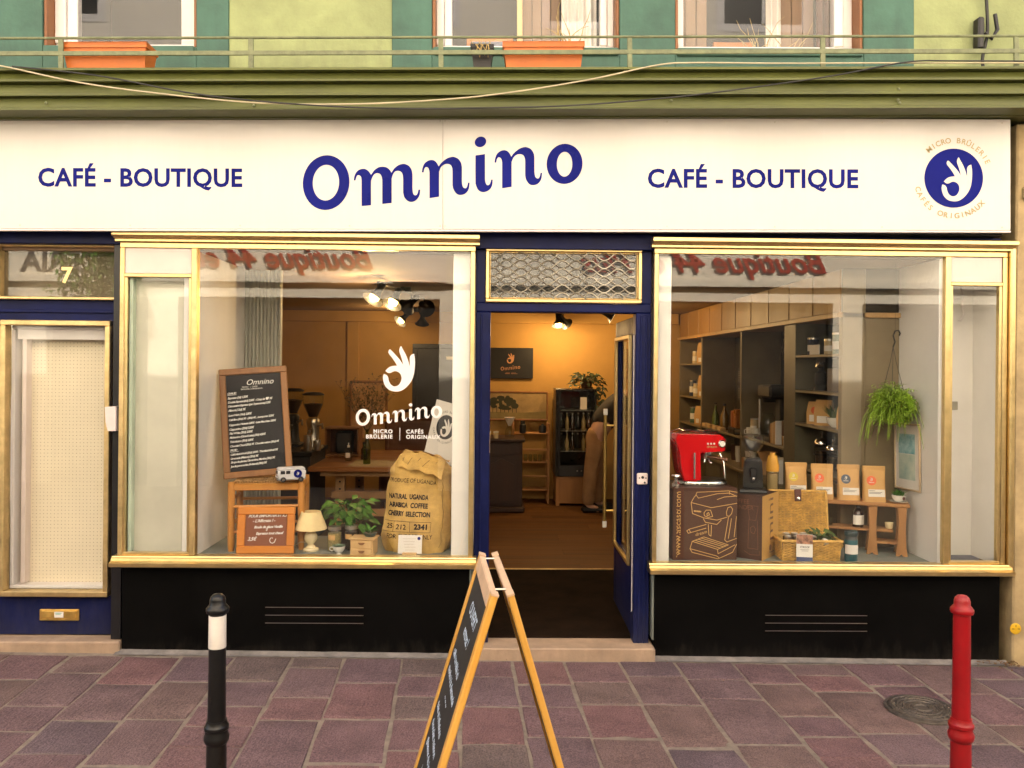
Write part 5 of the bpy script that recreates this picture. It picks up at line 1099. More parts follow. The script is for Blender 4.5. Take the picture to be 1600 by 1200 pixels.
for (p, q) in (((-a - .012, 0, 0), (-a - .012, 0, .272)), ((a + .012, 0, 0), (a + .012, 0, .272)), ((-a - .012, 0, .272), (a + .012, 0, .272)), ((-a - .012, 0, 0), (a + .012, 0, 0))): b.tube([p, q], .009, 8)
b.build('lid_rim', WICKER, lo); sl = box('leather_strap', LEATHER, lo, -.022, -.016, .205, .022, -.009, .282, .003); b = MB().lathe([(.011, 0), (.011, .003), (.0005, .004)], 16); b.xf(Matrix.Translation((0, -.0165, .222)) @ Matrix.Rotation(R(90), 4, 'X')); b.build('buckle', CHROME, sl)
b = MB(); 
for kk in range(9): b.tube([(-.02 + .004 * (kk % 2), -.012, .02 + kk * .017), (.0, -.016, .028 + kk * .017), (.02, -.012, .036 + kk * .017)], .004, 5)
b.build('plaited_band', WICKER, lo)
MB().tube([(a + .02, -.06, .055), (a + .045, -.045, .085), (a + .05, -.01, .098), (a + .04, .03, .085), (a + .02, .045, .06)], .0075, 8).build('side_handle', WICKER, hp)
jl = ['small dark jar with white cap at the front left hamper corner', 'jar with white cap, second along the hamper front', 'jar with white cap, third along the hamper front', 'jar with white cap, fourth along the hamper front', 'jar with white cap lying tilted beside the leaves', 'small capped jar at the back left of the hamper', 'capped jar in the back row, second from the left', 'capped jar in the back row beside the leaves']
js = [(-.135, -.075), (-.083, -.072), (-.030, -.070), (.022, -.070), (.066, -.078), (-.128, -.02), (-.075, -.018), (-.018, -.015)]
for k, ((x_, y_), l) in enumerate(zip(js, jl)):
    tt = thing('jam_jar', l, 'jar', (1.975 + x_, .215 + y_, Z + .076 + (.008 if k > 4 else 0)), group='capped jars in the wicker hamper')
    if k == 4: tt.rotation_euler = (R(38), R(20), 0)
    MB().lathe([(.020, 0), (.0225, .006), (.0225, .05), (.019, .056)], 16).build('glass', AMBER, tt); MB().lathe([(.0235, .054), (.024, .056), (.024, .070), (.021, .073), (.001, .073)], 18).build('lid', STEEL, tt); MB().lathe([(.017, .0735), (.001, .074)], 14).build('cap_label', PAPER, tt)
hb = thing('herb_bunch', 'bunch of broad green leaves lying in the wicker hamper', 'plant', (2.075, .235, Z + .10)); b = MB(); r = random.Random(31)
for k in range(54): aa = r.uniform(0, 6.3); b.leaf((r.uniform(-.07, .06), r.uniform(-.06, .05), r.uniform(.0, .055)), (math.cos(aa) * .8 + .3, math.sin(aa) * .8 - .4, r.uniform(-.4, .5)), (r.uniform(-.4, .4), -.3, 1), r.uniform(.05, .085), r.uniform(.028, .045), .15, r.uniform(.0, .3))
b.build('foliage', LEAF2, hb, ang=60, fix=False)
lf = thing('leaflet', 'small upright leaflet with brown photo leaning on the hamper', 'leaflet', (1.915, .062, Z)); lf.rotation_euler = (-R(7), R(3), R(2)); box('card', PAPER, lf, -.052, -.001, 0, .052, .001, .172, 0); box('photo_print', mat('photo_brown', (.34, .16, .10), .6, var=.8, scale=40), lf, -.052, -.0018, .112, .052, -.0011, .170, 0); box('blue_band', mat('navy_band', (.05, .07, .16), .6), lf, -.052, -.0018, .0, .052, -.0011, .032, 0)
b = MB(); add_text(b, FACE(-.030, -.002, .088), 'STROOP', size=.016, bold=.0004); strokes(b, FACE(0, -.002, 0), [[(-.028, .078), (.028, .078)], [(-.02, .07), (.02, .07)]], .002); b.build('print', GREYLET, lf, ang=0, fix=False)
# rustic bench behind the hamper
bn = thing('plank_bench', 'rustic wooden plank bench with two shelf levels', 'bench', (2.30, .43, Z), R(-20))
box('top_plank', BENCHW, bn, -.50, -.085, .315, .405, .085, .340, .005); box('lower_shelf', BENCHW, bn, -.42, -.05, .145, .31, .08, .162, .004)
for x_ in (-.43, .185, .360):
    for yy in (-.065, .065):
        b = MB().prism(spline([(x_ - .028, .315, 1), (x_ + .028, .315, 1), (x_ + .022, .20), (x_ + .026, .08), (x_ + .034, 0, 1), (x_ + .008, 0, 1), (x_ - .002, .015, 1), (x_ - .016, 0, 1), (x_ - .036, 0, 1), (x_ - .026, .10), (x_ - .020, .22)], 4), -.011, .011, FACE(0, yy, 0)); b.build('leg', BENCHW, bn, ang=40)
box('foot_shelf', BENCHW, bn, .18, -.06, .07, .37, .06, .085, .003)
def on_bench(u, v=0, z=.340):
    c, s = math.cos(R(-20)), math.sin(R(-20)); return (2.30 + u * c - v * s, .43 + u * s + v * c, Z + z)
def coffee_bag(label, u, sticker, v=-.02, rot=-8, h=.225):
    t = thing('coffee_bag', label, 'coffee bag', on_bench(u, v), R(rot), 'kraft coffee bags on the plank bench'); w_ = .072
    def sk_(uu, vv):   # pillow shaped stand-up bag, folded over at the top
        a_ = 2 * PI * uu; z = h * vv; k_ = 1 - vv ** 2.2
        dep = .034 * k_ + .004; c, s = math.cos(a_), math.sin(a_); return (w_ * (1 - .05 * math.sin(vv * PI)) * math.copysign(abs(c) ** .35, c), dep * math.copysign(abs(s) ** .6, s) + .018 * vv + .0025 * noise.noise((c * 3, vv * 6, u * 9)), z)
    b = MB().grid(sk_, 32, 18, True); b.build('pouch', KRAFT, t, ang=50); box('folded_top', KRAFT, t, -w_ * .99, .006, h - .034, w_ * .99, .028, h + .006, .003)
    fy = lambda z: -(.034 * (1 - (z / h) ** 2.2) + .004) + .018 * z / h - .0022
    def decal(nm, m, loop): 
        b = MB(); o = len(b.v)
        for tri in tessellate_polygon([[Vector((p[0], p[1], 0)) for p in loop]]): b.f.append(tuple(tri))
        b.v = [(p[0], fy(p[1]), p[1]) for p in loop]; return b.build(nm, m, t, ang=0, fix=False)
    s_ = decal('round_sticker', sticker, ellipse(-.022, .138, .030, .030, 0, 28)); b = MB(); add_hand(b, FACE(0, 0, 0), -.022, .147, .024, .0004); b.v = [(p[0], fy(p[2]) - .0008, p[2]) for p in b.v]; add_text(b, FACE(-.040, fy(.125) - .0012, .124), 'Omnino', size=.010, bold=.0003); b.build('sticker_print', PAPER, s_, ang=0, fix=False)
    lb = decal('paper_label', PAPER, [(-.045, .035), (.058, .035), (.058, .082), (-.045, .082)]); b = MB(); strokes(b, FACE(0, 0, 0), [[(-.04, .074), (-.005, .074)], [(-.04, .064), (.04, .064)], [(-.04, .057), (.03, .057)]], .003); b.v = [(p[0], fy(p[2]) - .0012, p[2]) for p in b.v]; b.build('label_print', GREYLET, lb, ang=0, fix=False)
STY, STR, STN = mat('sticker_yellow', (.60, .46, .06), .5), mat('sticker_red', (.66, .12, .04), .5), mat('sticker_navy', (.03, .05, .09), .5)
coffee_bag('kraft coffee bag with round yellow sticker', -.29, STY); coffee_bag('kraft coffee bag with round red sticker, beside the yellow stickered bag', -.125, STR, -.03); coffee_bag('kraft coffee bag with round navy sticker', .04, STN, -.012); coffee_bag('kraft coffee bag with round red sticker at the end beside the tea cup', .195, STR, -.03)
cbt = thing('brew_bottle', 'tall glass brew bottle with yellow silicone neck', 'bottle', on_bench(-.445, -.01)); MB().lathe([(.040, .0), (.042, .008), (.042, .165), (.040, .17)], 24, cap=False).build('glass', FROST, cbt); MB().lathe([(.034, .02), (.036, .15), (.001, .152)], 20).build('filter_core', mat('filter_tan', (.50, .34, .16), .7), cbt); MB().lathe([(.043, .165), (.044, .20), (.030, .272), (.019, .255), (.019, .285), (.016, .29), (.001, .29)], 24).build('neck', YELLOWP, cbt)
tc_ = thing('tea_cup', 'floral tea cup with dark plant on a saucer at the bench end', 'cup', on_bench(.345, -.01)); MB().lathe([(.02, 0), (.055, .006), (.057, .009), (.001, .005)], 28).build('saucer', CHINA, tc_); MB().lathe([(.018, .006), (.030, .012), (.042, .03), (.045, .048), (.043, .048), (.036, .026), (.001, .022)], 28).build('bowl', CHINA, tc_)
b = MB(); r = random.Random(17); [b.leaf((r.uniform(-.02, .02), r.uniform(-.02, .02), .04), (r.uniform(-1, 1), r.uniform(-1, 1), r.uniform(.3, 1.6)), (0, 0, 1), r.uniform(.03, .06), .022) for k in range(34)]; b.build('foliage', LEAF, tc_, fix=False); MB().prism(ellipse(.012, .03, .009, .011), 0, .0006, FACE(0, -.044, 0)).build('floral_print', LEATHER, tc_)
bt = thing('brown_bottle', 'dark brown bottle with cream label on the lower bench shelf', 'bottle', on_bench(.10, -.0, .162)); MB().lathe([(.034, 0), (.036, .006), (.036, .09), (.020, .115), (.013, .125), (.013, .14)], 22).build('glass', AMBER, bt); MB().lathe([(.015, .138), (.015, .158), (.001, .16)], 14).build('cap', BLACKPL, bt); MB().grid(lambda u, v: (.0368 * math.sin(R(-75 + 150 * u)), -.0368 * math.cos(R(-75 + 150 * u)), .018 + .062 * v), 16, 1).build('label_band', PAPER, bt, fix=False)
cu2 = thing('espresso_cup', 'small cream cup on the lower bench shelf', 'cup', on_bench(.29, -.0, .162)); MB().lathe([(.018, 0), (.024, .01), (.028, .04), (.026, .04), (.02, .012), (.001, .01)], 20).build('bowl', CERAMIC, cu2)
gl = thing('glass_tumbler', 'small clear glass on the lower bench shelf', 'glass', on_bench(-.08, -.01, .162)); MB().lathe([(.022, 0), (.028, .05), (.026, .05), (.021, .006), (.001, .006)], 18).build('glass', FROST, gl)
fk = thing('travel_flask', 'teal travel flask with white label at the front edge', 'flask', (2.225, .105, Z)); MB().lathe([(.037, 0), (.040, .004), (.040, .13), (.0385, .137)], 26).build('body', TEALB, fk); MB().lathe([(.0385, .137), (.036, .142), (.036, .16)], 26).build('neck_band', mat('flask_grey', (.06, .065, .065), .4), fk); MB().lathe([(.0395, .16), (.041, .164), (.041, .186), (.038, .19), (.001, .19)], 26).build('lid', TEALD, fk); MB().grid(lambda u, v: (.0408 * math.sin(R(-80 + 150 * u)), -.0408 * math.cos(R(-80 + 150 * u)), .05 + .058 * v), 16, 1).build('label_band', PAPER, fk, fix=False)
# hanging trailing plant
hg = thing('hanging_plant', 'lush light green trailing plant hanging from a hook', 'hanging plant', (2.560, .27, 1.53))
MB().lathe([(.05, -.06), (.085, .02), (.09, .05), (.086, .05), (.001, .03)], 24).build('pot', BLACKPL, hg)
b = MB(); r = random.Random(77)
for k in range(1100):
    a_ = r.uniform(0, 2 * PI); sz = r.uniform(-.75, 1); cz = math.sqrt(1 - sz * sz); u_ = Vector((math.cos(a_) * cz, math.sin(a_) * cz, sz)); q0 = r.uniform(.25, .95)
    R_ = .135 * (1 + .30 * noise.noise(u_ * 2.2)); p = Vector((u_.x * R_ * q0 * .8, u_.y * R_ * q0 * .8, u_.z * R_ * q0 * .85 + .02)); d = (u_ + Vector((r.uniform(-.6, .6), r.uniform(-.6, .6), r.uniform(-.5, .3)))).normalized(); L_ = r.uniform(.03, .085); pts = [p]; wv = r.uniform(.0018, .0032)
    for q in range(4): d = (d + Vector((r.uniform(-.35, .35), r.uniform(-.35, .35), -.28))).normalized(); pts.append(pts[-1] + d * L_ / 4)
    if pts[-1].y < -.24 or pts[-1].x > .168: continue
    b.tube(pts, [wv, wv, wv, wv * .8, wv * .3], 3, cap=False)
    for q in (1, 2, 3, 4):
        for s_ in range(2): b.leaf(pts[q], (r.uniform(-1, 1), r.uniform(-1, 1), r.uniform(-.7, .7)), (0, 0, 1), r.uniform(.018, .036), .007)
for k in range(40):
    a_ = r.uniform(0, 2 * PI); p = Vector((.06 * math.cos(a_), .06 * math.sin(a_), .03)); pts = [p + Vector((.03 * math.cos(a_) * q + r.uniform(-.01, .01), .02 * math.sin(a_) * q, .02 * q - .012 * q * q * r.uniform(.7, 1.3))) for q in range(6)]; b.tube(pts, .0014, 3, cap=False)
b.build('foliage', GRASSL, hg, ang=80, fix=False)
b = MB(); 
for a_ in (0, 2.1, 4.2): b.tube([(.088 * math.cos(a_), .088 * math.sin(a_), .05), (.02 * math.cos(a_), .02 * math.sin(a_), .30), (0, 0, .40)], .0018, 4)
b.build('hanger_wires', BLACKCABLE, hg); MB().tube([(0, 0, .395), (.012, 0, .43), (.0, 0, .47), (.012, 0, .50), (.034, 0, .505), (.044, 0, .485), (.038, 0, .47)], .005, 6).build('hook', HAMMER, hg); MB().tube([(.012, 0, .50), (.012, 0, 1.125)], .0009, 4).build('line', BLACKCABLE, hg)
# framed print on the white niche wall
fp = thing('framed_print', 'pale framed print with blue picture on the white niche wall', 'picture', (2.706, .345, .985)); fp.rotation_euler = (0, -R(2), -R(86))
frame4('frame_bar', mat('pale_oak', (.55, .42, .27), .5, var=.2), fp, -.15, 0, .15, .44, .012, -.014, 0); box('mount', PAPER, fp, -.142, -.006, .008, .142, -.002, .432, 0); box('blue_print', mat('blue_print', (.10, .52, .66), .7, var=.5, scale=14, col2=(.55, .76, .76)), fp, -.10, -.0075, .24, .09, -.0065, .37, 0); box('pale_print', mat('pale_print', (.42, .62, .58), .7, var=.3, scale=9, col2=(.66, .70, .58)), fp, -.10, -.0075, .07, .09, -.0065, .236, 0)

# ================================================================== shelving wall on the right
XS = 2.32
sw = thing('wall_shelving', 'grey green built in shelving along the cafe side wall', 'shelving', (XS, .54, FZ))
def SP(nm, m, y0, z0, y1, z1, x0=0, x1=.40, b=.003): return box(nm, m, sw, x0, y0 - .54, z0 - FZ, x1, y1 - .54, z1 - FZ, b)
SP('back_panel', DARKBACK, .54, FZ, 5.58, 2.15, .38, .41, 0)
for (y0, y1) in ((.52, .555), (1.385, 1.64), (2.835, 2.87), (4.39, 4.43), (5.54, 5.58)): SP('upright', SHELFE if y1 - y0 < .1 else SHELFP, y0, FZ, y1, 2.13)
SP('end_panel', SHELFE, .50, FZ, .519, 2.46, 0, .16)
for (y0, y1, zs) in ((.556, 1.384, (1.03, 1.36, 1.615, 1.885)), (4.431, 5.539, (1.10, 1.43, 1.83)), (1.641, 2.834, (1.135,)), (2.871, 4.389, (1.12,))):
    for z in zs: SP('shelf', SHELFE, y0, z - .02, y1, z, .0, .379)
SP('counter_shelf', SHELFE, 1.641, .80, 4.389, .83, -.06, .379); SP('cornice_strip', mat('glow_painted_strip', (.42, .25, .10), .5), .50, 2.13, 5.58, 2.165, -.03, .40)  # cornice strip coloured golden, painting in the glow under the cabinets
ys = [.53 + i * .505 for i in range(11)]
for y0, y1 in zip(ys[:-1], ys[1:]):
    d = SP('cabinet_door', CABTOP, y0 + .008, 2.168, y1 - .008, 2.462, .0, .02, .004)
SP('cabinet_carcass', DARKBACK, .53, 2.166, 5.58, 2.465, .021, .40, 0)
for i in range(6): 
    d = SP('base_door', SHELFP, 1.65 + i * .64, FZ + .06, 1.65 + i * .64 + .62, .78, .0, .02, .004)
SP('tall_door', SHELFP, .56, FZ + .05, 1.38, .99, .0, .02, .004)
for yy in (2.2, 2.6, 3.2, 3.7): SP('glass_bar', SHELFE, yy, 1.14, yy + .014, 2.12, .34, .36, .002)
lat = MB()
for k in range(9):
    y0 = 1.70 + k * .12
    for (za, zb) in ((1.86, 2.06), (2.06, 1.86), (1.46, 1.62), (1.62, 1.46)): lat.tube([(.355, y0 - .54, za - FZ), (.355, y0 + .16 - .54, zb - FZ)], .004, 4)
lat.build('lattice', SHELFE, sw)
SX = XS + .03
def press(label, y, k): 
    t = thing('french_press', label, 'coffee press', (XS + .12, y, 1.03), group=None); MB().lathe([(.05 * k, .01), (.05 * k, .17 * k)], 20, cap=False).build('glass', FROST, t); MB().lathe([(.044 * k, .012), (.044 * k, .12 * k), (.001, .12 * k)], 18).build('coffee', BEANS, t)
    MB().lathe([(.054 * k, .165 * k), (.055 * k, .175 * k), (.040 * k, .20 * k), (.006, .21 * k), (.005, .235 * k), (.011, .245 * k), (.0005, .255 * k)], 20).build('lid', CHROME, t); b = MB()
    for z in (.02, .09, .15): b.lathe([(.052 * k, z * k), (.052 * k, (z + .012) * k)], 20, cap=False)
    b.build('metal_cage', HAMMER, t); MB().tube([(0, -.05 * k, .15 * k), (0, -.095 * k, .14 * k), (0, -.095 * k, .05 * k), (0, -.05 * k, .03 * k)], .007, 6).build('handle', BLACKPL, t)
press('largest glass coffee press on the lower near shelf', 1.14, 1.1); press('middle sized glass coffee press on the lower near shelf', .93, .95); press('smallest glass coffee press on the lower near shelf', .74, .75)
def shelf_bag(label, y, z, st=None, h=.17, x=None, rz=0):
    t = thing('coffee_bag', label, 'coffee bag', (x or XS + .10, y, z), rz - R(45), 'kraft bags on the wall shelves'); b = MB(); L = []
    for (a, d, zz) in ((.062, .035, 0), (.064, .036, h * .5), (.062, .018, h * .85), (.060, .004, h)): L.append(b.ring([(-a, -d, zz), (a, -d, zz), (a, d, zz), (-a, d, zz)]))
    b.f.append(tuple(L[0][::-1])); [b.bridge(p, q) for p, q in zip(L[:-1], L[1:])]; b.f.append(tuple(L[-1])); b.build('pouch', KRAFT, t, ang=30); box('paper_label', PAPER, t, -.04, -.038, .02, .04, -.0365, .07, 0)
    if st: MB().prism(ellipse(0, .105, .028, .028), 0, .001, FACE(0, -.036, 0)).build('round_sticker', st, t, ang=0)
shelf_bag('kraft bag with round red sticker on the near shelf', 1.20, 1.36, STR); shelf_bag('plain kraft bag next to the red stickered shelf bag', 1.05, 1.36, None, .19); shelf_bag('plain kraft bag at the near end of the middle shelf', .64, 1.36)
shelf_bag('tall kraft bag on the far bay middle shelf', 4.7, 1.43, None, .26); shelf_bag('plain kraft bag on the far bay top shelf', 4.75, 1.83, None, .25); shelf_bag('kraft bag with red sticker on the far bay counter', 4.62, 1.10, STR, .22); shelf_bag('plain kraft bag on the far bay counter', 4.85, 1.10, None, .22)
bw = thing('bowl_plant', 'grassy plant in a patterned bowl on the near shelf', 'plant', (XS + .11, .86, 1.36)); MB().lathe([(.03, 0), (.06, .03), (.068, .07), (.063, .07), (.001, .05)], 24).build('bowl', CHINA, bw); b = MB(); r = random.Random(5)
for k in range(120): a_ = r.uniform(0, 6.3); b.leaf((.03 * math.cos(a_), .03 * math.sin(a_), .06), (math.cos(a_) * .6, math.sin(a_) * .6, r.uniform(.6, 2)), (0, 0, 1), r.uniform(.07, .13), .009)
b.build('foliage', LEAF2, bw, fix=False)
sg = thing('hand_grinder', 'black and silver hand grinder on the upper near shelf', 'coffee grinder', (XS + .12, 1.17, 1.615)); MB().lathe([(.055, 0), (.05, .02), (.035, .04), (.045, .06), (.045, .13), (.02, .15), (.02, .18)], 20).build('body', BLKPANEL, sg); b = MB().lathe([(.045, -.02), (.05, 0), (.045, .02), (.02, .024), (.001, .024)], 20); b.xf(Matrix.Translation((-.01, 0, .215)) @ Matrix.Rotation(-R(70), 4, 'Y')); b.build('round_hopper', CHROME, sg)
db = thing('dark_box', 'dark blue box on the upper near shelf', 'box', (XS + .15, .76, 1.615)); box('carton', mat('dark_blue_box', (.02, .025, .05), .5), db, -.10, -.13, 0, .12, .12, .17, .004); wc = thing('white_card', 'white card standing behind on the top near shelf', 'card', (XS + .05, 1.12, 1.885)); box('card', PAPER, wc, -.004, -.09, 0, .004, .09, .075, 0)
bottle('syrup_bottle', 'green glass syrup bottle nearer the far end of the counter shelf', 'bottle', (XS + .10, 4.15, 1.12), [(.036, 0), (.036, .13), (.014, .19), (.014, .24)], mat('green_syrup', (.10, .14, .03), .2), [(.016, .272), (.016, .26), (.0005, .26)])
bottle('syrup_bottle', 'amber syrup bottle with yellow label on the counter shelf', 'bottle', (XS + .09, 3.75, 1.12), [(.042, 0), (.042, .15), (.016, .22), (.016, .26)], mat('amber_syrup', (.22, .12, .02), .2), [(.018, .255), (.018, .28), (.0005, .28)])
rk = thing('bag_rack', 'small wire rack of orange snack packets on the counter shelf', 'rack', (XS + .08, 3.22, 1.12)); box('packet', mat('foil_orange', (.42, .15, .03), .3, metal=.4), rk, -.05, -.10, .06, .05, -.01, .25, .01); box('packet', mat('foil_orange2', (.36, .11, .03), .35, metal=.3), rk, -.05, .0, .06, .05, .09, .23, .01); frame4('rack_bar', HAMMER, rk, -.07, 0, .07, .06, .008, -.11, .11); bc = thing('bottle_carrier', 'small carton of dark bottles above the packet rack', 'bottle carrier', (XS + .16, 3.1, 1.40)); box('carrier', KRAFT, bc, -.06, -.10, 0, .06, .10, .10, .004); [MB().lathe([(.024, .02), (.024, .12), (.010, .15), (.010, .18), (.0005, .18)], 12, (0, -.07 + .07 * k, 0)).build('bottle', AMBER, bc) for k in range(3)]; box('riser_block', DARKBACK, bc, -.06, -.10, -.28, .06, .10, 0, 0)
for z0, z1, l in ((1.61, 1.78, 'upper black menu slate on the cabinet back'), (1.43, 1.595, 'lower black menu slate on the cabinet back')):
    t = thing('menu_slate', l, 'slate', (XS + .30, 3.85, z0)); box('slate', BLKPANEL, t, -.006, -.13, 0, .0, .13, z1 - z0, .002); b = MB(); strokes(b, frame_mtx((-.0065, .11, 0), (0, -1, 0), (0, 0, 1)), [[(.0, .03 + .02 * k), (.16 - .03 * (k % 3), .03 + .02 * k)] for k in range(6)], .006); b.build('writing', mat('slate_writing', (.2, .2, .2), .8), t, fix=False, ang=0)
cm = thing('filter_coffee_machine', 'black filter coffee machine with tall column on the counter shelf', 'coffee machine', (XS + .14, 2.35, 1.135)); box('base', BLKPANEL, cm, -.10, -.22, 0, .12, .22, .04, .008); box('column', BLKPANEL, cm, .02, -.15, .04, .11, -.02, .50, .01); box('brew_head', BLKPANEL, cm, -.09, -.20, .38, .11, .16, .50, .02); MB().lathe([(.06, .34), (.085, .40), (.09, .46)], 20, (-.0, .06, 0)).build('filter_cone', HAMMER, cm); MB().lathe([(.06, .05), (.075, .10), (.06, .20), (.04, .24)], 20, (-.01, .08, 0)).build('carafe', FROST, cm); MB().tube([(-.05, .2, .04), (-.05, .2, .36)], .012, 8).build('water_tube', STEEL, cm)
for k in range(5): 
    t = thing('paper_sleeve', ('palest', 'pale', 'middle', 'brown', 'darkest')[k] + ' cup sleeve in the row by the coffee machine', 'cup sleeve', (XS + .06, 1.93 + .04 * k, 1.135)); b = MB().box(-.03, -.010, 0, .03, .010, .20 - .01 * k, .002); b.build('sleeve', (PAPER, KRAFT, PINE, KRAFT, KRAFTD)[k], t)
for k, y in enumerate((1.80, 1.70)): bottle('steel_flask', ('taller', 'shorter')[1 - k] + ' brushed steel flask near the pillar', 'flask', (XS + .07, y, 1.135), [(.030, 0), (.030, .08), (.028, .085)], CHROME, [(.030, .085), (.031, .20 + .02 * k), (.026, .21 + .02 * k), (.0005, .21 + .02 * k)], cm=mat('flask_wood', (.10, .05, .03), .4))
for k in range(4): 
    t = thing('wood_block', ('first', 'second', 'third', 'fourth')[k] + ' little pine block along the counter shelf edge', 'wood block', (XS + .03, 4.3 - .22 * k, 1.12)); box('block', PINE, t, -.03, -.06, 0, .03, .06, .035, .004)
pc = thing('paper_filter_pack', 'white and brown filter pack under the counter shelf', 'filter pack', (XS + .05, 1.80, .83)); box('pack', PAPER, pc, -.06, -.09, 0, .06, .09, .20, .003); MB().prism([(-.05, .02), (.05, .02), (.02, .15), (-.03, .15)], 0, .002, frame_mtx((-.0605, 0, 0), (0, -1, 0), (0, 0, 1))).build('filter_print', KRAFT, pc, ang=0)
wd_ = thing('wood_dripper', 'round wooden dripper under the counter shelf', 'dripper', (XS + .10, 2.35, .83)); MB().lathe([(.09, 0), (.07, .05), (.05, .12), (.09, .20), (.085, .20), (.04, .12), (.001, .1)], 22).build('body', TABLELEG, wd_); wd2 = thing('knock_box', 'wooden box of cups under the counter shelf', 'box', (XS + .10, 2.75, .83)); box('case', BENCHW, wd2, -.09, -.14, 0, .1, .14, .10, .004); [MB().lathe([(.025, .10), (.032, .16), (.030, .16), (.022, .102), (.001, .102)], 14, (-.03, -.08 + .08 * k, 0)).build('cup', CHINA, wd2) for k in range(3)]

# more stock on the shelves
def tin(label, y, z, m, h=.12, r_=.042, x=.10, lidm=None):
    t = thing('coffee_tin', label, 'tin', (XS + x, y, z)); MB().lathe([(r_, 0), (r_, h), (r_ * .96, h + .003)], 18).build('body', m, t); MB().lathe([(r_ * 1.03, h), (r_ * 1.03, h + .014), (.001, h + .015)], 18).build('lid', lidm or STEEL, t); MB().grid(lambda u, v: (-(r_ * 1.01) * math.cos(R(-20 + 110 * u)), -(r_ * 1.01) * math.sin(R(-20 + 110 * u)), h * .25 + h * .4 * v), 8, 1).build('label_band', PAPER, t, fix=False)
NVT, CRT, GRT = mat('tin_navy', (.02, .03, .07), .4), mat('tin_cream', (.5, .4, .24), .5), mat('tin_green', (.06, .12, .07), .4)
tin('navy tin at the far end of the top near shelf', 1.28, 1.885, NVT); tin('cream tin on the top near shelf beside the white card', .95, 1.885, CRT, .10); tin('green tin on the top near shelf by the end panel', .80, 1.885, GRT, .14)
tin('cream tin standing between coffee machine and packet rack', 2.72, 1.135, CRT, .16); tin('navy tin behind the wooden dripper', 2.15, .83, NVT, .17); tin('green tin near the filter pack', 2.0, .83, GRT, .12)
tin('cream tin on the far bay middle shelf', 5.05, 1.43, CRT, .15); tin('navy tin on the far bay middle shelf', 5.25, 1.43, NVT, .18); tin('cream tin on the far bay top shelf', 5.1, 1.83, CRT, .14); tin('green tin on the far bay counter', 5.2, 1.10, GRT, .18)
for k in range(4):
    t = thing('cup_stack', ('nearest', 'second nearest', 'third', 'farthest')[k] + ' stack of paper cups below the counter shelf', 'cup stack', (XS + .12, 3.0 + .16 * k, .83)); b = MB()
    for q in range(5): b.lathe([(.026, .02 * q), (.034, .075 + .02 * q), (.036, .077 + .02 * q)], 14, cap=False)
    b.build('cups', (PAPER, KRAFT, CHINA, KRAFTD)[k], t)
for k in range(3):
    t = thing('mug', ('near', 'middle', 'far')[k] + ' white mug hanging space shelf in the coffee machine bay', 'mug', (XS + .06, 2.58 + .085 * k, 1.135)); MB().lathe([(.03, 0), (.034, .004), (.034, .085), (.031, .085), (.03, .006), (.001, .006)], 16).build('body', CHINA, t); MB().tube([(-.03, -.01, .07), (-.055, -.015, .06), (-.055, -.015, .03), (-.03, -.01, .02)], .005, 6).build('handle', CHINA, t); t['label'] = ('near', 'middle', 'far')[k] + 'most white mug in the row beside the coffee machine' if k != 1 else 'middle white mug in the row beside the coffee machine'

# ================================================================== far end seen through the door
ps = thing('logo_panel', 'black panel with copper hand emblem on the ochre back wall', 'wall panel', (.145, 5.60, 1.62)); box('panel', BLKPANEL, ps, -.29, -.02, 0, .29, 0, .395, .003); b = MB(); add_hand(b, FACE(0, -.0208, 0), .0, .26, .135, .0008); add_omnino(b, FACE(0, -.0208, 0), -.125, .125, .135, .0008); b.build('emblem', COPPERINK, ps, ang=0, fix=False); b = MB(); strokes(b, FACE(0, -.0208, 0), [[(-.06, .072), (-.01, .072)], [(.01, .072), (.07, .072)], [(-.07, .062), (-.01, .062)], [(.01, .062), (.09, .062)]], .004); b.build('small_print', COPPERINK, ps, ang=0, fix=False)
pt_ = framed_board('landscape_painting', 'wide old landscape painting in a wooden frame', 'painting', (.24, 5.52, 1.085), .78, .375, .022, WALNUT, mat('painted_sky', (.30, .20, .085), .6, var=.3, scale=7), (-R(3), 0, 0))
b = MB(); r = random.Random(6)
for k in range(26): b.prism(ellipse(-.33 + r.uniform(0, .30), .20 + r.uniform(-.05, .10), r.uniform(.02, .05), r.uniform(.015, .04), 0, 10), 0, .0006, FACE(0, -.0106 - k * .00005, 0))
for k in range(7): b.prism([(-.32 + k * .05, .10), (-.312 + k * .05, .10), (-.312 + k * .05, .19), (-.32 + k * .05, .19)], 0, .0005, FACE(0, -.0106, 0))
b.build('painted_trees', mat('painted_trees', (.030, .030, .012), .7), pt_, ang=0, fix=False); b = MB(); b.prism([(-.36, .03), (.36, .03), (.36, .12), (.05, .10), (-.36, .11)], 0, .0004, FACE(0, -.0103, 0)); b.build('painted_meadow', mat('painted_meadow', (.20, .15, .055), .7, var=.3), pt_, ang=0, fix=False)
fr = thing('drinks_fridge', 'black glass fronted drinks fridge of bottles on a pine cabinet', 'fridge', (.945, 5.28, FZ + .362)); h = 1.07
for (x0, y0, z0, x1, y1, z1) in ((-.25, -.22, 0, -.225, .24, h), (.225, -.22, 0, .25, .24, h), (-.225, -.22, h - .03, .225, .24, h), (-.225, -.22, 0, .225, .24, .05), (-.225, .22, .05, .225, .24, h - .03)): box('cabinet', FRIDGE, fr, x0, y0, z0, x1, y1, z1, .004)
for z in (.30, .55, .80): box('shelf', STEEL, fr, -.222, -.19, z, .222, .21, z + .006, 0)
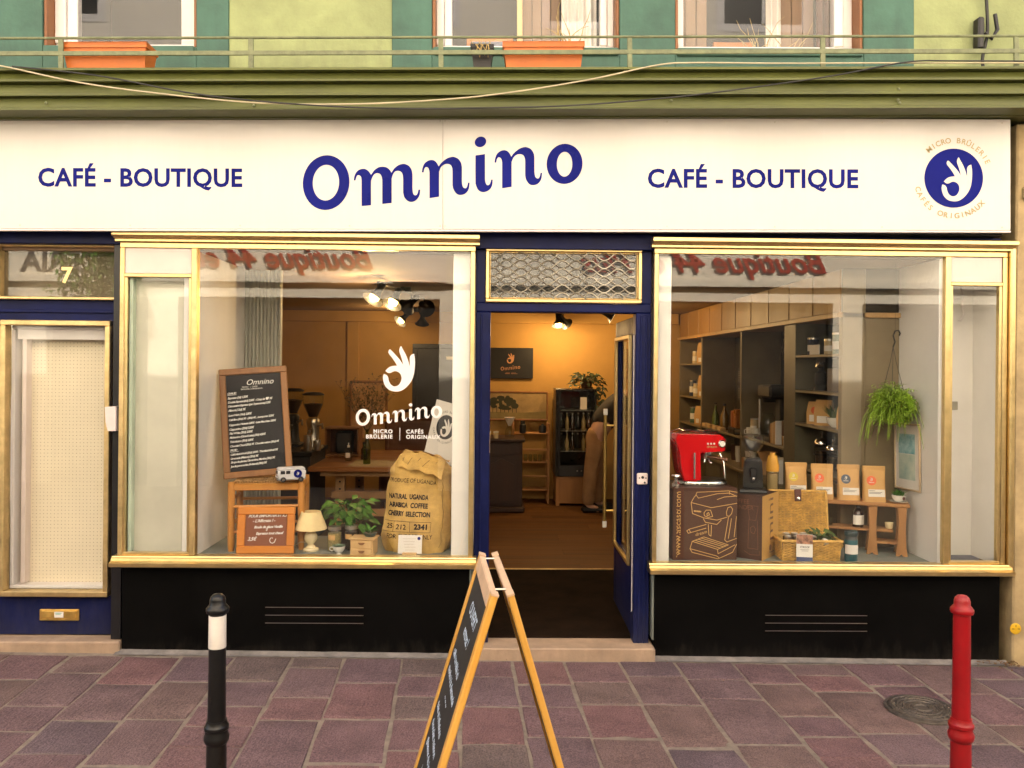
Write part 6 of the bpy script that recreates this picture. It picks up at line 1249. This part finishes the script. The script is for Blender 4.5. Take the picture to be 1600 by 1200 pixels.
MB().box(-.19, -.226, .05, .222, -.222, h - .03).build('glass_door', GLASS2, fr, ang=0); box('door_frame', FRIDGE, fr, -.225, -.235, .0, -.19, -.222, h, .003); box('notice', PAPER, fr, .05, -.229, .82, .13, -.227, .97, 0); box('control_strip', BLKPANEL, fr, -.19, -.232, .0, .225, -.223, .14, 0)
for k in range(3): MB().lathe([(.010, 0), (.010, .004), (.0005, .004)], 8).xf(Matrix.Translation((.02 + .05 * k, -.233, .07)) @ Matrix.Rotation(R(90), 4, 'X')).build('knob', STEEL, fr)
nb = 0
for z in (.306, .556):
    for k in range(6):
        t = bottle('drink_bottle', ('first', 'second', 'third', 'fourth', 'fifth', 'sixth')[k] + ' drink bottle from the left on the fridge ' + ('lower' if z < .5 else 'upper') + ' shelf', 'bottle', (.945 - .17 + .068 * k, 5.15, FZ + .362 + z), [(.024, 0), (.025, .12), (.010, .17), (.010, .205)], (FROST, mat('pale_drink%d' % nb, (.30, .24, .12), .2), AMBER)[k % 3], [(.012, .20), (.012, .22), (.0005, .22)], group='bottles in the drinks fridge', cm=STEEL); nb += 1
pcb = thing('pine_cabinet', 'small pine cabinet under the black fridge', 'cabinet', (.945, 5.28, FZ)); box('body', PINEC, pcb, -.24, -.21, .03, .24, .24, .355, .004); box('door', PINEC, pcb, -.20, -.216, .06, .20, -.209, .33, .003); [box('leg', PINEC, pcb, a, c, 0, a + .045, c + .045, .03) for a in (-.24, .195) for c in (-.21, .19)]
pl = pothos('trailing_plant', 'dark leafy plant trailing over the top of the fridge', 'plant', (1.08, 5.18, FZ + .362 + 1.16), 150, .20, .14, .17, .075, DARKLEAF, 14, ([(.06, -.085), (.08, .0), (.075, 0), (.07, -.02)], 0, KRAFTD), down=.10)
b = MB(); r = random.Random(4); [b.leaf((.17 + r.uniform(-.05, .05), -.10 + r.uniform(-.03, .03), -.05 - r.random() * .30), (r.uniform(-1, 1), -.5, -.6), (0, -1, .3), .06, .035) for k in range(46)]; b.build('trailing_foliage', DARKLEAF, pl, fix=False)
cc = thing('antique_cabinet', 'dark carved antique cabinet with panelled door', 'cabinet', (-.17, 4.85, FZ)); box('body', ANTIQUE, cc, -.45, -.28, .07, .45, .28, .82, .006); box('top', ANTIQUE, cc, -.48, -.31, .82, .48, .30, .86, .01); box('base_moulding', ANTIQUE, cc, -.48, -.31, .0, .48, .29, .07, .015); box('drawer_band', ANTIQUE, cc, -.43, -.292, .68, .43, -.279, .80, .006)
for x0, x1 in ((-.40, -.02), (.02, .40)): d = box('door', ANTIQUE, cc, x0, -.290, .10, x1, -.279, .66, .004); b = MB().prism([spline([(x0 + .04, .14, 1), (x1 - .04, .14, 1), (x1 - .04, .56, 1), ((x0 + x1) / 2 + .06, .60), ((x0 + x1) / 2, .63), ((x0 + x1) / 2 - .06, .60), (x0 + .04, .56, 1)], 5)], 0, .012, FACE(0, -.290, 0)); b.build('raised_panel', ANTIQUE, d, ang=30)
es2 = thing('bamboo_shelf', 'narrow wooden ladder shelf with glasses by the back wall', 'shelf', (.40, 5.34, FZ)); 
for x_ in (-.22, .22):
    for yy in (-.12, .14): box('post', PINEC, es2, x_ - .014, yy - .014, 0, x_ + .014, yy + .014, 1.0, .004)
for z in (.16, .50, .86): 
    for k in range(5): box('slat', PINEC, es2, -.23, -.12 + k * .055, z, .23, -.12 + k * .055 + .042, z + .014, .002)
for z in (.33, .66): box('rail', PINEC, es2, -.22, -.125, z, .22, -.115, z + .02, .002)
for k in range(5): bottle('drinking_glass', ('leftmost', 'second', 'middle', 'fourth', 'rightmost')[k] + ' glass in the row on the ladder shelf', 'glass', (.28 + .06 * k, 5.30, FZ + .515), [(.022, 0), (.026, .09), (.024, .09), (.02, .005)], FROST, group='glasses on the ladder shelf')
kt = thing('pour_over_set', 'glass pour over carafe with paper cone on the antique cabinet', 'carafe', (.13, 4.72, FZ + .861)); MB().lathe([(.05, 0), (.058, .03), (.05, .09), (.03, .13), (.035, .14)], 20, cap=False).build('carafe', FROST, kt); MB().lathe([(.018, .14), (.065, .24), (.062, .24), (.015, .142)], 20, cap=False).build('paper_cone', PAPER, kt)
for k in range(2): bottle('small_jar', ('white lidded', 'cream lidded')[k] + ' small jar on the antique cabinet', 'jar', (-.12 + .09 * k, 4.62, FZ + .861), [(.028, 0), (.03, .06), (.026, .065)], CERAMIC, [(.03, .065), (.03, .082), (.0005, .082)], cm=PAPER)
bottle('coffee_can', 'dark can beside the pour over carafe', 'can', (.30, 5.25, FZ + .875), [(.04, 0), (.04, .10), (.03, .11)], BLKPANEL, [(.03, .11), (.028, .15), (.0005, .15)]); bottle('coffee_can', 'small dark pot at the right end of ladder shelf top', 'can', (.55, 5.30, FZ + .875), [(.045, 0), (.05, .06), (.04, .09)], BLKPANEL, [(.02, .09), (.015, .11), (.0005, .11)])

# ---------------------------------------------------------------- person bending at the counter
def skin_mesh(name, verts, edges, rad, m, parent, sub=2):
    me = bpy.data.meshes.new(name); me.from_pydata(verts, edges, []); o = bpy.data.objects.new(name, me); COL.objects.link(o); o.parent = parent
    md = o.modifiers.new('skin', 'SKIN'); md.use_smooth_shade = True
    for i, r_ in enumerate(rad): me.skin_vertices[0].data[i].radius = r_ if isinstance(r_, tuple) else (r_, r_)
    me.skin_vertices[0].data[0].use_root = True
    o.modifiers.new('sub', 'SUBSURF').levels = sub; o.modifiers['sub'].render_levels = sub; me.materials.append(m); return o
pe = thing('person', 'person in dark top and tan trousers bending forward beyond the open door', 'person', (1.15, 4.72, FZ))
hip, kL, kR, aL, aR = (0, 0, .90), (-.07, -.10, .47), (.06, .10, .47), (-.10, -.11, .07), (.03, .12, .07)
sh_, nk, hdv = (.26, 0, 1.33), (.37, .0, 1.39), (.47, 0, 1.40)
B = [hip, (-.01, -.09, .84), kL, aL, (.06, -.12, .03), (-.01, .09, .84), kR, aR, (.19, .13, .03), (.12, 0, 1.12), sh_, nk, hdv, (.57, 0, 1.37), (.28, -.18, 1.31), (.40, -.22, 1.05), (.60, -.17, .92), (.67, -.15, .88), (.28, .18, 1.31), (.40, .22, 1.05), (.60, .17, .92), (.67, .15, .88)]
E_ = [(0, 1), (1, 2), (2, 3), (3, 4), (0, 5), (5, 6), (6, 7), (7, 8), (0, 9), (9, 10), (10, 11), (11, 12), (12, 13), (10, 14), (14, 15), (15, 16), (16, 17), (10, 18), (18, 19), (19, 20), (20, 21)]
skin_mesh('body', B, E_, [(.15, .13), .09, .06, .045, .04, .09, .06, .045, .04, (.15, .12), (.15, .11), .06, .095, .075, .06, .045, .035, .03, .06, .045, .035, .03], SKIN, pe)
skin_mesh('trousers', B[:4] + B[5:8] + [(.05, 0, .97)], [(0, 1), (1, 2), (2, 3), (0, 4), (4, 5), (5, 6), (0, 7)], [(.175, .155), .115, .088, .082, .115, .088, .082, (.165, .14)], TROUSER, pe)
skin_mesh('top', [(.03, 0, .97), (.12, 0, 1.12), sh_, (.32, 0, 1.37), B[14], B[15], B[16], B[18], B[19], B[20]], [(0, 1), (1, 2), (2, 3), (2, 4), (4, 5), (5, 6), (2, 7), (7, 8), (8, 9)], [(.18, .16), (.19, .16), (.18, .14), .09, .08, .065, .05, .08, .065, .05], TOPCLOTH, pe)
MB().lathe([(.001, -.09), (.07, -.07), (.105, 0), (.09, .07), (.001, .105)], 18, (.48, 0, 1.435)).build('hair', HAIR, pe)
for (x_, y_) in ((-.10, -.11), (.03, .12)): MB().box(x_ - .08, y_ - .045, 0, x_ + .20, y_ + .045, .085, .03).build('shoe', BLKPANEL, pe)

# ================================================================== street furniture
def bollard(label, x, y, m, band=None):
    t = thing('bollard', label, 'bollard', (x, y, -.01)); r = .0305
    MB().lathe([(.058, 0), (.058, .05), (.042, .06), (.0385, .40), (.037, .505), (.044, .512), (.047, .522), (.047, .532), (.042, .540), (.042, .552), (.046, .556), (.046, .566), (.040, .572), (.038, .585)], 32, sx=.89, sy=.89).build('lower_post', m, t)
    MB().lathe([(.034, .585), (.0325, .70), (.031, .94), (.031, .945)], 32, sx=.89, sy=.89).build('upper_post', m, t)
    MB().lathe([(.031, .945), (.040, .948), (.0425, .955), (.0425, .962), (.036, .970), (.030, .976), (.0295, .990), (.026, 1.001), (.017, 1.009), (.001, 1.012)], 32, sx=.89, sy=.89).build('cap', m, t)
    if band: MB().lathe([(.0322, .83), (.0327, .832), (.0318, .938), (.0312, .940)], 32, cap=False, sx=.89, sy=.89).build('reflective_band', band, t)
bollard('black cast iron bollard with white band near its top', -.945, -2.27, BOLLBLACK, BOLLWHITE)
bollard('plain red painted bollard in front of the pilaster side window', 1.612, -2.24, BOLLRED)
# A-board
ab = thing('sandwich_board', 'folding wooden sandwich board with blue chalk writing on the paving', 'sandwich board', (-.008, -2.40, -.012), R(5.2))
H, WY, SP_, hl = 1.125, .275, .335, .02
def leaf_panel(sgn, boardm, write):
    ang = math.atan2(SP_, H); 
    p = bpy.data.objects.new('board_leaf', None); 
    T = Matrix.Translation((sgn * .022, 0, H)) @ Matrix.Rotation(sgn * -ang, 4, 'Y')
    Lh = H / math.cos(ang) - .008
    first = None
    def PB(nm, m, x0, y0, z0, x1, y1, z1, b=.004, par=None):
        mbx = MB().box(x0, y0, z0, x1, y1, z1, b); mbx.xf(T); return mbx.build(nm, m, par or ab, ang=30)
    th = .021
    for yy in (-WY, WY - .042): PB('stile', PINEY, -th / 2, yy, -Lh, th / 2, yy + .042, -.0)
    top = PB('top_rail', PINEP, -th / 2 - .001, -WY + .042, -.055, th / 2 + .001, WY - .042, -.003)
    PB('end_cap', PINEP, -th / 2 - .0012, -WY - .001, -.006, th / 2 + .0012, -WY + .042, .0015, .001); PB('end_cap', PINEP, -th / 2 - .0012, WY - .042, -.006, th / 2 + .0012, WY + .001, .0015, .001)
    PB('bottom_rail', PINEY, -th / 2 + .001, -WY + .042, -Lh + .17, th / 2 - .001, WY - .042, -Lh + .21)
    bd_ = PB('chalk_panel', boardm, -.004, -WY + .038, -Lh + .205, .004, WY - .038, -.05, 0)
    if write:
        M = T @ frame_mtx((sgn * .0048, 0, 0), (0, sgn, 0), (0, 0, 1))
        for s_, u, v, sz in (('OUVERT', -.12, -.17, .062), ('entrez !', -.10, -.24, .055), ('café torréfié ici', -.19, -.34, .042), ('moulu à la demande', -.19, -.40, .040), ('~ ~ ~', -.08, -.46, .04), ('thés et infusions', -.19, -.53, .040), ('chocolat maison', -.19, -.59, .042), ('gâteaux du jour', -.18, -.65, .042), ('à emporter', -.12, -.73, .05), ('>>', -.05, -.84, .08)):
            b = add_text(MB(), M @ Matrix.Translation((u, v, .0006)), s_, size=sz, shear=.3, bold=.0012); b.build('chalk_line', CHALKBLUE, bd_, ang=0, fix=False)
leaf_panel(-1, CHALK, True); leaf_panel(1, CHALK, False)
for yy in (-.2, .2):
    b = MB().tube([(-.016, yy, H - .004), (.016, yy, H - .004)], .0035, 8); b.build('hinge', STEEL, ab)

# ================================================================== the far side of the street (seen only as reflections in the glass)
OY = -6.75
op = thing('facing_building', 'cream shop building across the street mirrored in the window glass', 'building', (0, OY, 0))
def OB(nm, m, x0, z0, x1, z1, y0=-.4, y1=0, b=0): return box(nm, m, op, x0, y0, z0, x1, y1, z1, b)
OB('wall', CREAMF, -14, 3.95, 14, 12.5)
for i in range(9):
    for j in range(3):
        wx, wz = -12.3 + i * 2.6, 4.4 + j * 2.5
        w_ = OB('window', SHOPDK, wx, wz, wx + 1.15, wz + 1.9, -.1, .012); box('window_frame', PVC, w_, wx - .12, -.05, wz - .12, wx + 1.27, .008, wz + 2.02, 0); box('mullion', PVC, w_, wx + .55, .0, wz, wx + .6, .03, wz + 1.9, 0)
OB('roof', ROOF, -14, 12.5, 14, 12.8, -3, .4)
OB('fascia', CREAMW, -5.12, 3.02, 10, 3.60, -.3, .06); OB('fascia_moulding', CREAMW, -14, 3.60, 14, 3.95, -.3, .10); OB('fascia_moulding', CREAMW, -14, 2.93, 14, 3.02, -.3, .12); OB('lower_beam', CREAMW, -14, 2.72, 14, 2.90, -.3, .02)
for xx in (-14, -9.5, -6.9, -4.95, -.85, .95, 4.75, 9.6): OB('pilaster', CREAMW, xx, 0, xx + .42, 2.72, -.3, .05)
OB('shop_window', SHOPDK, -14, 0, 14, 2.72, -.3, -.12)
OB('pilaster_block', CREAMF, -1.5, 2.95, -.75, 3.95, -.3, .16)
b = MB(); MO = lambda x_, z_: frame_mtx((x_, .075, z_), (-1, 0, 0), (0, 0, 1))
add_text(b, MO(4.65, 3.14), 'Boutique 44 et Plus', fit=3.50, size=.44, shear=.45, bold=.006); add_text(b, MO(-1.78, 3.14), 'Boutique 44 et Plus', fit=3.30, size=.44, shear=.45, bold=.006); b.build('red_lettering', REDLET, op, ang=0, fix=False)
b = MB(); MO2 = lambda x_, z_: frame_mtx((x_, .068, z_), (-1, 0, 0), (0, 0, 1)); add_text(b, MO2(4.62, 3.11), 'Boutique 44 et Plus', fit=3.50, size=.44, shear=.45, bold=.006); add_text(b, MO2(-1.81, 3.11), 'Boutique 44 et Plus', fit=3.30, size=.44, shear=.45, bold=.006); b.build('letter_shadow', GREYLET, op, ang=0, fix=False)
OB('pizzeria_board', CREAMW, -9.4, 3.0, -5.13, 3.56, -.3, .07); b = MB(); add_text(b, frame_mtx((-5.15, .085, 3.09), (-1, 0, 0), (0, 0, 1)), 'PIZZERIA', fit=1.72, size=.40, bold=.012); b.build('grey_lettering', GREYLET, op, ang=0, fix=False)
# small street tree mirrored in the transom of the house door
tr_ = thing('street_tree', 'small leafy street tree mirrored at the edge of the transom', 'tree', (-5.35, -6.0, -.05)); MB().tube([(0, 0, 0), (.02, .02, 1.0), (-.02, 0, 1.9), (0, .03, 2.95)], [.07, .055, .045, .02], 10).build('trunk', BARK, tr_)
b = MB(); r = random.Random(40)
for k in range(1500):
    a_ = r.uniform(0, 6.3); e = r.uniform(-1.2, 1.5); q = r.random() ** .4 * (.62 + .18 * noise.noise((math.cos(a_) * 2, math.sin(a_) * 2, e * 2)))
    p = Vector((q * math.cos(a_) * math.cos(e), q * math.sin(a_) * math.cos(e), 2.95 + q * 1.1 * math.sin(e))); b.leaf(p, (r.uniform(-1, 1), r.uniform(-1, 1), r.uniform(-1, .6)), (0, 0, 1), r.uniform(.07, .13), .05)
b.build('crown', TREELEAF, tr_, ang=0, fix=False)

b = MB(); r = random.Random(55)
for k in range(60):
    x_ = 3.17 - abs(r.gauss(0, .12)); y_ = -.03 - abs(r.gauss(0, .05)); b.leaf((x_, y_, -.012 + r.uniform(0, .012)), (r.uniform(-1, 1), r.uniform(-1, 1), r.uniform(-.1, .2)), (r.uniform(-.3, .3), r.uniform(-.3, .3), 1), r.uniform(.012, .035), r.uniform(.008, .018))
for k in range(26):
    x_ = r.uniform(-2.2, 3.0); b.leaf((x_, -.05 - abs(r.gauss(0, .03)), .008 - .0087 * x_), (r.uniform(-1, 1), r.uniform(-1, 1), .1), (0, 0, 1), r.uniform(.006, .016), .008)
lt = b.build('leaf_litter', mat('dead_leaf', (.16, .085, .035), .9, var=.4), fix=False); tag(lt, 'scattered dead leaves and crumbs along the foot of the shopfront', 'litter', kind='stuff')
